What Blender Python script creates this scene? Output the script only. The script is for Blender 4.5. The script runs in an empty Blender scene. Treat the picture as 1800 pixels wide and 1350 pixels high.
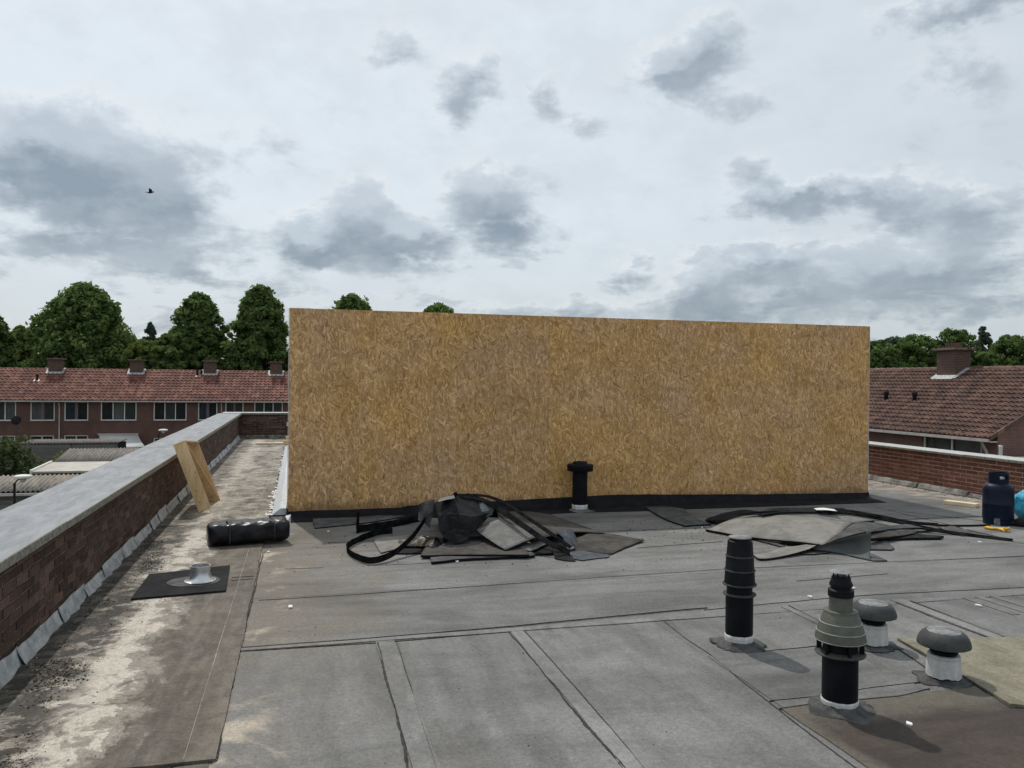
import bpy, math, random
from mathutils import Vector, Matrix, noise as mnoise

# ------------------------------------------------------------------ camera
sc = bpy.context.scene
R = math.radians
CAM_H = 1.68
cam_d = bpy.data.cameras.new('camera')
cam = bpy.data.objects.new('camera', cam_d)
sc.collection.objects.link(cam)
sc.camera = cam
cam_d.sensor_fit = 'HORIZONTAL'
cam_d.sensor_width = 36.0
cam_d.lens = 36.0 * 1420 / 1800
cam_d.clip_start = 0.05
cam_d.clip_end = 3000
_yaw, _pit, _rol = R(14.8), R(0.27), R(0.6)
_F = Vector((math.sin(_yaw) * math.cos(_pit), math.cos(_yaw) * math.cos(_pit), -math.sin(_pit)))
_R0 = Vector((math.cos(_yaw), -math.sin(_yaw), 0))
_U0 = _R0.cross(_F)
_U = _U0 * math.cos(_rol) - _R0 * math.sin(_rol)
_Rt = _R0 * math.cos(_rol) + _U0 * math.sin(_rol)
cam.matrix_world = Matrix(((_Rt.x, _U.x, -_F.x, 0), (_Rt.y, _U.y, -_F.y, 0), (_Rt.z, _U.z, -_F.z, CAM_H), (0, 0, 0, 1)))

# ------------------------------------------------------------------ render / exposure
sc.render.engine = 'CYCLES'
sc.cycles.max_bounces = 5
sc.cycles.diffuse_bounces = 2
sc.cycles.glossy_bounces = 3
sc.cycles.transmission_bounces = 4
sc.cycles.transparent_max_bounces = 6
try:
    sc.cycles.use_denoising = True
    sc.cycles.denoiser = 'OPENIMAGEDENOISE'
except Exception:
    pass
sc.view_settings.view_transform = 'Standard'
sc.view_settings.look = 'None'
sc.view_settings.exposure = 0.0
sc.view_settings.gamma = 1.0
sc.view_settings.use_curve_mapping = False

# ------------------------------------------------------------------ node helper
class NT:
    def __init__(s, tree):
        s.t = tree
        s.n = tree.nodes
        s.l = tree.links
    def put(s, sock, v):
        if v is None:
            return
        if hasattr(v, 'is_output'):
            s.l.new(v, sock)
        else:
            try:
                sock.default_value = v
            except Exception:
                sock.default_value = tuple(v) + (1.0,)
    def node(s, typ, **kw):
        nd = s.n.new(typ)
        for k, v in kw.items():
            setattr(nd, k, v)
        return nd
    def m(s, op, a, b=None, c=None, clamp=False):
        nd = s.node('ShaderNodeMath', operation=op, use_clamp=clamp)
        for i, v in enumerate((a, b, c)):
            s.put(nd.inputs[i], v)
        return nd.outputs[0]
    def v(s, op, a, b=None, out=0):
        nd = s.node('ShaderNodeVectorMath', operation=op)
        s.put(nd.inputs[0], a)
        if b is not None:
            s.put(nd.inputs[1], b)
        return nd.outputs[out]
    def scale(s, a, f):
        nd = s.node('ShaderNodeVectorMath', operation='SCALE')
        s.put(nd.inputs[0], a)
        s.put(nd.inputs[3], f)
        return nd.outputs[0]
    def noise(s, vec, scale, detail=3.0, rough=0.5, dist=0.0, col=False):
        nd = s.node('ShaderNodeTexNoise')
        if vec is not None:
            s.put(nd.inputs['Vector'], vec)
        nd.inputs['Scale'].default_value = scale
        nd.inputs['Detail'].default_value = detail
        nd.inputs['Roughness'].default_value = rough
        nd.inputs['Distortion'].default_value = dist
        return nd.outputs['Color' if col else 'Fac']
    def voro(s, vec, scale, feature='F1', rnd=1.0):
        nd = s.node('ShaderNodeTexVoronoi', feature=feature)
        s.put(nd.inputs['Vector'], vec)
        nd.inputs['Scale'].default_value = scale
        nd.inputs['Randomness'].default_value = rnd
        return nd
    def white(s, vec):
        nd = s.node('ShaderNodeTexWhiteNoise', noise_dimensions='3D')
        s.put(nd.inputs['Vector'], vec)
        return nd.outputs['Value']
    def sm(s, x, a, b, lo=0.0, hi=1.0):
        nd = s.node('ShaderNodeMapRange', interpolation_type='SMOOTHSTEP', clamp=True)
        s.put(nd.inputs[0], x)
        for i, q in enumerate((a, b, lo, hi)):
            s.put(nd.inputs[i + 1], q)
        return nd.outputs[0]
    def lin(s, x, a, b, lo=0.0, hi=1.0):
        nd = s.node('ShaderNodeMapRange', clamp=True)
        s.put(nd.inputs[0], x)
        for i, q in enumerate((a, b, lo, hi)):
            s.put(nd.inputs[i + 1], q)
        return nd.outputs[0]
    def mix(s, f, a, b, blend='MIX'):
        nd = s.node('ShaderNodeMix', data_type='RGBA', blend_type=blend)
        s.put(nd.inputs[0], f)
        s.put(nd.inputs[6], a)
        s.put(nd.inputs[7], b)
        return nd.outputs[2]
    def pos(s):
        return s.node('ShaderNodeNewGeometry').outputs['Position']
    def obj(s):
        return s.node('ShaderNodeTexCoord').outputs['Object']
    def sep(s, v):
        nd = s.node('ShaderNodeSeparateXYZ')
        s.put(nd.inputs[0], v)
        return nd.outputs
    def comb(s, x, y, z):
        nd = s.node('ShaderNodeCombineXYZ')
        for i, q in enumerate((x, y, z)):
            s.put(nd.inputs[i], q)
        return nd.outputs[0]
    def rnd(s):
        a = s.node('ShaderNodeObjectInfo').outputs['Random']
        b = s.node('ShaderNodeNewGeometry').outputs['Random Per Island']
        return s.m('FRACT', s.m('ADD', a, b))
    def hsv(s, col, h=0.5, sat=1.0, val=1.0):
        nd = s.node('ShaderNodeHueSaturation')
        s.put(nd.inputs['Hue'], h)
        s.put(nd.inputs['Saturation'], sat)
        s.put(nd.inputs['Value'], val)
        s.put(nd.inputs['Color'], col)
        return nd.outputs[0]
    def bump(s, h, strength=0.3, dist=0.01):
        nd = s.node('ShaderNodeBump')
        nd.inputs['Strength'].default_value = strength
        nd.inputs['Distance'].default_value = dist
        s.put(nd.inputs['Height'], h)
        return nd.outputs[0]

# ------------------------------------------------------------------ sky and sun
SUN_AZ, SUN_EL = R(-12.7), R(55)
sun_dir = Vector((math.sin(SUN_AZ) * math.cos(SUN_EL), math.cos(SUN_AZ) * math.cos(SUN_EL), math.sin(SUN_EL)))
world = bpy.data.worlds.new('World')
sc.world = world
world.use_nodes = True
wt = NT(world.node_tree)
for nd in list(wt.n):
    wt.n.remove(nd)
CLOUDS = [  # azimuth/elevation of each cloud bank, half widths in radians, density
    ((-0.2295, 0.2497), .075, .045, .70), ((-0.2069, 0.2051), .090, .055, 1.1), ((-0.1548, 0.1765), .055, .036, .70), ((-0.1543, 0.1167), .130, .020, .50), ((-0.0627, 0.1578), .055, .022, .32),
    ((0.0118, 0.1574), .030, .030, 1.3), ((0.0753, 0.1950), .036, .036, 1.3), ((0.1271, 0.1648), .060, .025, 1.35), ((0.2207, 0.2231), .044, .034, 1.0), ((0.2492, 0.1865), .040, .034, .55),
    ((0.2052, 0.3547), .032, .032, .85), ((0.1881, 0.3167), .028, .024, .6), ((0.1110, 0.3780), .034, .028, .7), ((0.4454, 0.3547), .048, .028, 1.05), ((0.4954, 0.3814), .042, .034, .85),
    ((0.5193, 0.3166), .055, .022, .55), ((0.3003, 0.3340), .022, .022, .65), ((0.3392, 0.3039), .034, .018, .5), ((0.6069, 0.2077), .060, .018, .85), ((0.6967, 0.2074), .046, .026, .75), ((0.7692, 0.1831), .048, .024, .65),
    ((0.5432, 0.2305), .036, .030, .5), ((0.7372, 0.1280), .120, .036, .65), ((0.6568, 0.1128), .090, .028, .5), ((0.4854, 0.1105), .046, .027, .8), ((0.5507, 0.1391), .060, .020, .65),
    ((0.4036, 0.1319), .028, .021, .55), ((0.5319, 0.0828), .300, .016, .50), ((0.7878, 0.3896), .120, .018, .8), ((0.7623, 0.3135), .080, .050, .35), ((-0.2955, 0.2372), .045, .040, .7), ((-0.0510, 0.2703), .070, .030, .35), ((-0.2665, 0.1568), .060, .022, .35),
]
wd = wt.node('ShaderNodeTexCoord').outputs['Generated']
dx, dy, dz = wt.sep(wd)
az = wt.m('ARCTAN2', dx, dy)
el = wt.m('ARCSINE', dz)
ae = wt.comb(az, el, 0.0)
wstretch = wt.v('MULTIPLY', wd, (1, 1, 1.7))
w1 = wt.scale(wt.v('SUBTRACT', wt.noise(wstretch, 9.0, 4.0, 0.6, 0.0, True), (.5, .5, .5)), 0.055)
w2 = wt.scale(wt.v('SUBTRACT', wt.noise(wstretch, 30.0, 3.5, 0.62, 0.0, True), (.5, .5, .5)), 0.040)
aw = wt.v('MULTIPLY', wt.v('ADD', ae, wt.v('ADD', w1, w2)), (1, 1, 0))
acc = None
lit = None
for (c, ra, re, amp) in CLOUDS:
    nd = wt.node('ShaderNodeVectorMath', operation='MULTIPLY_ADD')
    wt.put(nd.inputs[0], aw)
    nd.inputs[1].default_value = (1 / ra, 1 / re, 0)
    nd.inputs[2].default_value = (-c[0] / ra, -c[1] / re, 0)
    q = nd.outputs[0]
    e = wt.m('MULTIPLY', wt.m('POWER', 0.368, wt.v('DOT_PRODUCT', q, q, 1)), amp)
    acc = e if acc is None else wt.m('ADD', acc, e)
    qe = wt.scale(q, e)
    lit = qe if lit is None else wt.v('ADD', lit, qe)
fb = wt.noise(wstretch, 5.0, 4.0, 0.58, 0.4)
fb2 = wt.noise(wstretch, 17.0, 5.0, 0.62, 0.25)
generic = wt.sm(fb, 0.52, 0.74)
off = wt.m('SUBTRACT', 1.0, wt.m('MULTIPLY', wt.sm(az, -.42, -.5, 1.0, 0.0), wt.m('MULTIPLY', wt.sm(az, .85, .95, 1.0, 0.0), wt.sm(el, .5, .6, 1.0, 0.0))))
dens = wt.m('ADD', acc, wt.m('MULTIPLY', generic, wt.m('MULTIPLY_ADD', off, .5, .22)))
fb3 = wt.noise(wt.v('MULTIPLY', wd, (1, 1, 3.2)), 9.0, 5.0, 0.6, 0.3)
low = wt.m('MULTIPLY', wt.m('MULTIPLY', wt.sm(el, 0.30, 0.06), wt.sm(fb3, 0.42, 0.66)), 0.62)
dens = wt.m('ADD', dens, low)
puff = wt.m('MULTIPLY', wt.m('SUBTRACT', fb2, 0.5), wt.m('MULTIPLY_ADD', wt.sm(dens, 0.05, 0.35), 1.5, 0.15))
dens = wt.m('ADD', dens, puff)
dark = wt.m('MULTIPLY', wt.sm(dens, 0.10, 1.08), wt.lin(wt.m('ADD', fb, fb2), 0.75, 1.25, 1.12, 0.62), clamp=True)
rim = wt.m('MULTIPLY', wt.sm(dens, 0.06, 0.24), wt.sm(dens, 0.24, 0.52, 1.0, 0.0))
# tops catch the light, undersides stay grey
lx, ly, lz = wt.sep(lit)
top = wt.sm(wt.m('ADD', wt.m('MULTIPLY_ADD', lx, -0.25, ly), wt.m('MULTIPLY', puff, -0.35)), -0.12, 0.42)
veil = wt.mix(wt.sm(el, -0.02, 0.22), (0.60, 0.65, 0.675, 1), (0.745, 0.82, 0.88, 1))
veil = wt.mix(wt.m('MULTIPLY', wt.sm(az, 0.2, 0.9), 0.40), veil, (0.49, 0.555, 0.61, 1))
sdot = wt.m('MAXIMUM', wt.v('DOT_PRODUCT', wd, tuple(sun_dir), 1), 0.0)
glow = wt.m('POWER', sdot, 5.0)
veil = wt.mix(wt.m('MULTIPLY', glow, 0.60), veil, (0.90, 0.96, 1.0, 1))
wisp = wt.m('MULTIPLY', wt.sm(wt.m('ADD', wt.m('MULTIPLY', fb, 0.6), wt.m('MULTIPLY', fb2, 0.4)), 0.42, 0.64), 0.24)
veil = wt.mix(wisp, veil, (0.48, 0.53, 0.585, 1))
cc = wt.mix(top, (0.250, 0.312, 0.375, 1), (0.50, 0.57, 0.64, 1))
cl = wt.mix(wt.m('MULTIPLY', dark, 0.95), veil, cc)
cl = wt.mix(wt.m('MULTIPLY', rim, wt.m('MULTIPLY_ADD', top, 0.55, 0.08)), cl, (0.84, 0.875, 0.90, 1))
sky = wt.node('ShaderNodeTexSky', sky_type='NISHITA')
sky.sun_disc = False
sky.sun_elevation = SUN_EL
sky.sun_rotation = SUN_AZ
sky.altitude = 0
bg1 = wt.node('ShaderNodeBackground')
wt.put(bg1.inputs[0], sky.outputs[0])
bg1.inputs[1].default_value = 0.10
bg2 = wt.node('ShaderNodeBackground')
wt.put(bg2.inputs[0], cl)
bg2.inputs[1].default_value = 1.0
mxs = wt.node('ShaderNodeMixShader')
mxs.inputs[0].default_value = 0.93
wt.l.new(bg1.outputs[0], mxs.inputs[1])
wt.l.new(bg2.outputs[0], mxs.inputs[2])
wo = wt.node('ShaderNodeOutputWorld')
wt.l.new(mxs.outputs[0], wo.inputs[0])
world.cycles.sampling_method = 'NONE'

sun_l = bpy.data.lights.new('sun', 'SUN')
sun_l.energy = 2.5
sun_l.angle = R(1.0)
sun_l.color = (1.0, 0.955, 0.89)
sun = bpy.data.objects.new('sun', sun_l)
sc.collection.objects.link(sun)
sun.rotation_euler = sun_dir.to_track_quat('Z', 'Y').to_euler()
sun.location = (-5, 20, 30)

# ------------------------------------------------------------------ mesh helpers
COL = sc.collection
class MB:
    def __init__(s):
        s.v = []
        s.f = []
    def add(s, v, f):
        b = len(s.v)
        s.v += [tuple(q) for q in v]
        s.f += [tuple(i + b for i in q) for q in f]
        return s
    def box(s, x0, x1, y0, y1, z0, z1):
        return s.add([(x0, y0, z0), (x1, y0, z0), (x1, y1, z0), (x0, y1, z0), (x0, y0, z1), (x1, y0, z1), (x1, y1, z1), (x0, y1, z1)],
                     [(0, 3, 2, 1), (4, 5, 6, 7), (0, 1, 5, 4), (1, 2, 6, 5), (2, 3, 7, 6), (3, 0, 4, 7)])
    def obox(s, c, ax, ay, az_):   # oriented box, half axes
        c, ax, ay, az_ = map(Vector, (c, ax, ay, az_))
        v = [c + i * ax + j * ay + k * az_ for k in (-1, 1) for (i, j) in ((-1, -1), (1, -1), (1, 1), (-1, 1))]
        return s.add(v, [(0, 3, 2, 1), (4, 5, 6, 7), (0, 1, 5, 4), (1, 2, 6, 5), (2, 3, 7, 6), (3, 0, 4, 7)])
    def lathe(s, c, prof, n=32, wob=None, cap=True):
        c = Vector(c)
        v = []
        f = []
        k = len(prof)
        for i, (r, z) in enumerate(prof):
            for j in range(n):
                a = 2 * math.pi * j / n
                rr, zz = (r, z) if wob is None else wob(r, z, a, i)
                v.append((c.x + rr * math.cos(a), c.y + rr * math.sin(a), c.z + zz))
        for i in range(k - 1):
            for j in range(n):
                j2 = (j + 1) % n
                f.append((i * n + j, i * n + j2, (i + 1) * n + j2, (i + 1) * n + j))
        if cap:
            if prof[-1][0] > 1e-4:
                f.append(tuple((k - 1) * n + j for j in range(n)))
            if prof[0][0] > 1e-4:
                f.append(tuple(reversed(range(n))))
        return s.add(v, f)
    def tube(s, pts, rad, n=8):
        pts = [Vector(p) for p in pts]
        rads = rad if isinstance(rad, (list, tuple)) else [rad] * len(pts)
        v = []
        f = []
        up = Vector((0.13, 0.21, 1)).normalized()
        for i, p in enumerate(pts):
            t = (pts[min(i + 1, len(pts) - 1)] - pts[max(i - 1, 0)]).normalized()
            a = t.cross(up)
            if a.length < 1e-3:
                a = t.cross(Vector((1, 0, 0)))
            a.normalize()
            b = a.cross(t)
            for j in range(n):
                w = 2 * math.pi * j / n
                v.append(p + (a * math.cos(w) + b * math.sin(w)) * rads[i])
        for i in range(len(pts) - 1):
            for j in range(n):
                j2 = (j + 1) % n
                f.append((i * n + j, i * n + j2, (i + 1) * n + j2, (i + 1) * n + j))
        f.append(tuple(range(n)))
        f.append(tuple(reversed(range((len(pts) - 1) * n, len(pts) * n))))
        return s.add(v, f)
    def prism(s, poly, z0, z1):
        n = len(poly)
        v = [(p[0], p[1], z0) for p in poly] + [(p[0], p[1], z1) for p in poly]
        f = [tuple(reversed(range(n))), tuple(range(n, 2 * n))] + [(i, (i + 1) % n, n + (i + 1) % n, n + i) for i in range(n)]
        return s.add(v, f)
    def build(s, name, mat, parent=None, smooth=False, base=None, local=False, angle=None):
        off = Vector((0, 0, 0))
        if parent is not None and not local:
            off = Vector(parent.location)
            if parent.parent is not None:
                off = off + Vector(parent.parent.location)
        elif base is not None:
            off = Vector(base)
        me = bpy.data.meshes.new(name)
        me.from_pydata([tuple(Vector(q) - off) for q in s.v], [], s.f)
        me.validate()
        me.update()
        if smooth:
            me.polygons.foreach_set('use_smooth', [True] * len(me.polygons))
            if angle:
                me.set_sharp_from_angle(angle=R(angle))
        me.materials.append(mat)
        o = bpy.data.objects.new(name, me)
        COL.objects.link(o)
        if parent is not None:
            o.parent = parent
        elif base is not None:
            o.location = base
        return o

def empty(name, loc=(0, 0, 0), rz=0.0):
    o = bpy.data.objects.new(name, None)
    o.empty_display_size = 0.1
    COL.objects.link(o)
    o.location = loc
    o.rotation_euler = (0, 0, rz)
    return o
def tag(o, label, cat, group=None):
    o['label'] = label
    o['category'] = cat
    if group:
        o['group'] = group
    return o
def struct(o):
    o['kind'] = 'structure'
    return o
def stuff(o):
    o['kind'] = 'stuff'
    return o
def bevel(o, w=0.004, seg=2):
    b = o.modifiers.new('bevel', 'BEVEL')
    b.width = w
    b.segments = seg
    b.limit_method = 'ANGLE'
    return o

# ------------------------------------------------------------------ materials
def new_mat(name):
    m = bpy.data.materials.new(name)
    m.use_nodes = True
    t = NT(m.node_tree)
    b = t.n.get('Principled BSDF')
    return m, t, b
def surf(name, c1, c2, scale=4.0, rough=0.8, detail=4, grain=0.0, gscale=200, vary=0.0, bump=0.0, bscale=None, metallic=0.0, spec=None, stretch=None, coords='pos', rough2=None):
    m, t, b = new_mat(name)
    p = t.pos() if coords == 'pos' else t.obj()
    ps = t.v('MULTIPLY', p, stretch) if stretch else p
    n = t.noise(ps, scale, detail, 0.6)
    col = t.mix(t.sm(n, 0.3, 0.7), c1 + (1,), c2 + (1,))
    if grain:
        g = t.noise(p, gscale, 2, 0.6)
        col = t.hsv(col, val=t.lin(g, 0.25, 0.75, 1 - grain, 1 + grain))
    if vary:
        r = t.rnd()
        col = t.hsv(col, val=t.lin(r, 0, 1, 1 - vary, 1 + vary))
    t.put(b.inputs['Base Color'], col)
    if rough2 is not None:
        t.put(b.inputs['Roughness'], t.lin(t.noise(p, scale * 2.3, 4), .3, .7, rough, rough2))
    else:
        b.inputs['Roughness'].default_value = rough
    b.inputs['Metallic'].default_value = metallic
    if spec is not None:
        b.inputs['Specular IOR Level'].default_value = spec
    if bump:
        t.put(b.inputs['Normal'], t.bump(t.noise(p, bscale or gscale, 1.5, 0.6), bump, 0.01))
    return m

def felt_material(name, kind):
    m, t, b = new_mat(name)
    P = t.pos()
    x, y, z = t.sep(P)
    r = t.rnd()
    big = t.noise(P, 0.9, 3, 0.6, 0.3)
    streak = t.noise(t.v('MULTIPLY', P, (5.0, 0.8, 1)), 1.0, 4, 0.65, 0.5)
    streak2 = t.noise(t.v('MULTIPLY', P, (0.8, 5.0, 1)), 1.0, 4, 0.65, 0.6)
    mid = t.noise(P, 7.0, 4, 0.65, 0.4)
    grain = t.noise(P, 130.0, 1, 0.7)
    grain2 = t.noise(P, 420.0, 0, 0.5)
    jit = t.m('MULTIPLY', t.m('SUBTRACT', t.noise(P, 2.2, 4, 0.65, 0.5), 0.5), 1.0)
    if kind in ('long', 'cross'):
        st = streak if kind == 'long' else streak2
        tone = t.m('ADD', t.m('MULTIPLY', big, 0.45), t.m('ADD', t.m('MULTIPLY', st, 0.4), t.m('MULTIPLY', mid, 0.15)))
        col = t.mix(t.sm(tone, 0.34, 0.66), (0.098, 0.096, 0.092, 1), (0.198, 0.194, 0.186, 1))
        col = t.hsv(col, val=t.lin(r, 0, 1, 0.9, 1.08) if name != 'felt_lap' else 1.16)
        # brown silt towards the dirty gutter side
        bx = t.m('MULTIPLY', t.sm(t.m('MULTIPLY_ADD', jit, 2.4, x), 1.0, -0.25), t.sm(t.m('MULTIPLY_ADD', jit, 1.2, y), 4.7, 5.6, 0.35, 1.0))
        col = t.mix(t.m('MULTIPLY', bx, 0.75), col, (0.150, 0.124, 0.093, 1))
        # pale dried silt
        sx = t.m('MULTIPLY', t.sm(t.m('MULTIPLY_ADD', jit, 0.9, x), 0.05, -0.34), t.sm(t.noise(P, 1.7, 4, 0.6, 0.6), 0.5, 0.64))
        rx = t.m('MULTIPLY', t.sm(t.m('MULTIPLY_ADD', jit, 1.8, x), 8.6, 9.5), t.sm(t.noise(P, 3.0, 4, 0.6, 0.4), 0.36, 0.6))
        sd = t.m('MAXIMUM', t.m('MULTIPLY', sx, 0.8), t.m('MULTIPLY', rx, 0.85))
        col = t.mix(sd, col, (0.40, 0.345, 0.27, 1))
        dkb = t.sm(t.noise(t.v('MULTIPLY', t.v('ADD', P, (3, 1, 0)), (1.0, 2.2, 1)), 0.55, 4, 0.6, 0.6), 0.46, 0.68)
        col = t.hsv(col, val=t.lin(dkb, 0, 1, 1.06, 0.72))
        # scuffs and blotches
        sc1 = t.sm(t.noise(t.v('ADD', P, (9.1, 3.3, 0)), 2.6, 5, 0.7, 1.2), 0.66, 0.76)
        col = t.mix(t.m('MULTIPLY', sc1, 0.22), col, (0.40, 0.39, 0.36, 1))
        sc2 = t.sm(t.noise(t.v('ADD', P, (2.1, 7.3, 0)), 1.5, 4, 0.7, 0.8), 0.60, 0.72)
        col = t.mix(t.m('MULTIPLY', sc2, 0.38), col, (0.052, 0.05, 0.048, 1))
    elif kind == 'gutter':
        tone = t.m('ADD', t.m('MULTIPLY', streak, 0.6), t.m('MULTIPLY', mid, 0.4))
        col = t.mix(t.sm(tone, 0.34, 0.66), (0.062, 0.051, 0.040, 1), (0.185, 0.158, 0.125, 1))
        n1 = t.noise(t.v('MULTIPLY', P, (1.5, 0.9, 1)), 1.5, 7, 0.68, 0.8)
        n2 = t.noise(t.v('MULTIPLY', t.v('ADD', P, (5, 2, 0)), (1.6, 1.0, 1)), 4.2, 6, 0.74, 0.5)
        gx = t.m('SUBTRACT', 1.0, t.m('ABSOLUTE', t.m('DIVIDE', t.m('MULTIPLY_ADD', jit, 0.5, t.m('ADD', x, 1.04)), 0.55)))
        gx = t.m('MAXIMUM', gx, 0.0)
        far = t.sm(y, 8.6, 10.5)
        gxf = t.m('MAXIMUM', gx, t.m('MULTIPLY', far, 0.62))
        bias = t.m('MULTIPLY_ADD', gxf, 0.27, -0.135)
        mixn = t.m('ADD', t.m('ADD', t.m('MULTIPLY', n1, 0.6), t.m('MULTIPLY', n2, 0.4)), bias)
        s1 = t.sm(mixn, 0.48, 0.545)
        col = t.mix(t.m('MULTIPLY', s1, 0.85), col, (0.265, 0.237, 0.196, 1))
        s2 = t.sm(t.m('ADD', t.m('ADD', t.m('MULTIPLY', n2, 0.5), t.m('MULTIPLY', n1, 0.5)), bias), 0.57, 0.615)
        col = t.mix(t.m('MULTIPLY', s2, t.m('MULTIPLY_ADD', far, -0.35, 0.80)), col, (0.54, 0.485, 0.41, 1))
        # wet dark track along the seam, black lichen against the wall
        wet = t.m('MULTIPLY', t.sm(x, -0.80, -0.60), t.sm(streak, 0.30, 0.55, 1.0, 0.35))
        col = t.mix(t.m('MULTIPLY', wet, t.m('MULTIPLY_ADD', far, -0.5, 0.62)), col, (0.085, 0.070, 0.054, 1))
        lm = t.m('MULTIPLY', t.sm(t.m('MULTIPLY_ADD', jit, 0.5, x), -1.02, -1.24), t.sm(t.noise(P, 6.0, 5, 0.75, 0.6), 0.43, 0.52))
        col = t.mix(t.m('MULTIPLY', lm, t.m('MULTIPLY_ADD', far, -0.4, 0.92)), col, (0.030, 0.027, 0.022, 1))
        dk = t.sm(t.noise(t.v('ADD', P, (1, 8, 0)), 3.4, 6, 0.75, 0.9), 0.54, 0.66)
        col = t.mix(t.m('MULTIPLY', dk, 0.62), col, (0.052, 0.045, 0.037, 1))
    elif kind == 'brown':
        tone = t.m('ADD', t.m('MULTIPLY', big, 0.4), t.m('ADD', t.m('MULTIPLY', streak2, 0.4), t.m('MULTIPLY', mid, 0.2)))
        col = t.mix(t.sm(tone, 0.32, 0.66), (0.024, 0.018, 0.015, 1), (0.066, 0.049, 0.038, 1))
        ed = t.m('MAXIMUM', t.sm(t.m('MULTIPLY_ADD', jit, 0.5, y), 3.30, 3.60), t.sm(t.m('MULTIPLY_ADD', jit, 0.4, x), 2.56, 2.40))
        col = t.mix(t.m('MULTIPLY', ed, 0.75), col, (0.125, 0.112, 0.088, 1))
        sp = t.sm(t.noise(P, 9.0, 5, 0.75, 1.6), 0.68, 0.78)
        col = t.mix(t.m('MULTIPLY', sp, 0.5), col, (0.3, 0.28, 0.25, 1))
    else:   # yellow, algae tinted
        tone = t.m('ADD', t.m('MULTIPLY', streak, 0.5), t.m('MULTIPLY', mid, 0.5))
        col = t.mix(t.sm(tone, 0.34, 0.66), (0.140, 0.126, 0.086, 1), (0.245, 0.222, 0.162, 1))
    grit = t.noise(P, 42.0, 2, 0.8)
    col = t.hsv(col, val=t.lin(grit, 0.28, 0.72, 0.80, 1.20))
    gv = t.m('ADD', t.lin(grain, 0.25, 0.75, -0.20, 0.20), t.lin(grain2, 0.3, 0.7, -0.12, 0.12))
    col = t.hsv(col, val=t.m('ADD', 1.0, gv))
    t.put(b.inputs['Base Color'], col)
    t.put(b.inputs['Roughness'], t.lin(big, 0.3, 0.7, 0.72, 0.92))
    b.inputs['Specular IOR Level'].default_value = 0.35
    t.put(b.inputs['Normal'], t.bump(t.noise(P, 11.0, 4, 0.75), 0.4, 0.012))
    return m

M = {}
M['felt_long'] = felt_material('felt_long', 'long')
M['felt_cross'] = felt_material('felt_cross', 'cross')
M['gutter'] = felt_material('felt_silted', 'gutter')
M['felt_lap'] = felt_material('felt_lap', 'long')
M['felt_brown'] = felt_material('felt_brown', 'brown')
M['felt_yellow'] = felt_material('felt_yellow', 'yellow')
M['tar'] = surf('tar', (0.014, 0.014, 0.014), (0.04, 0.04, 0.04), 14, 0.7, spec=0.2, bump=0.5, bscale=60)
M['pale_bead'] = surf('pale_bead', (0.24, 0.215, 0.18), (0.36, 0.33, 0.28), 20, 0.85)

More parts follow.
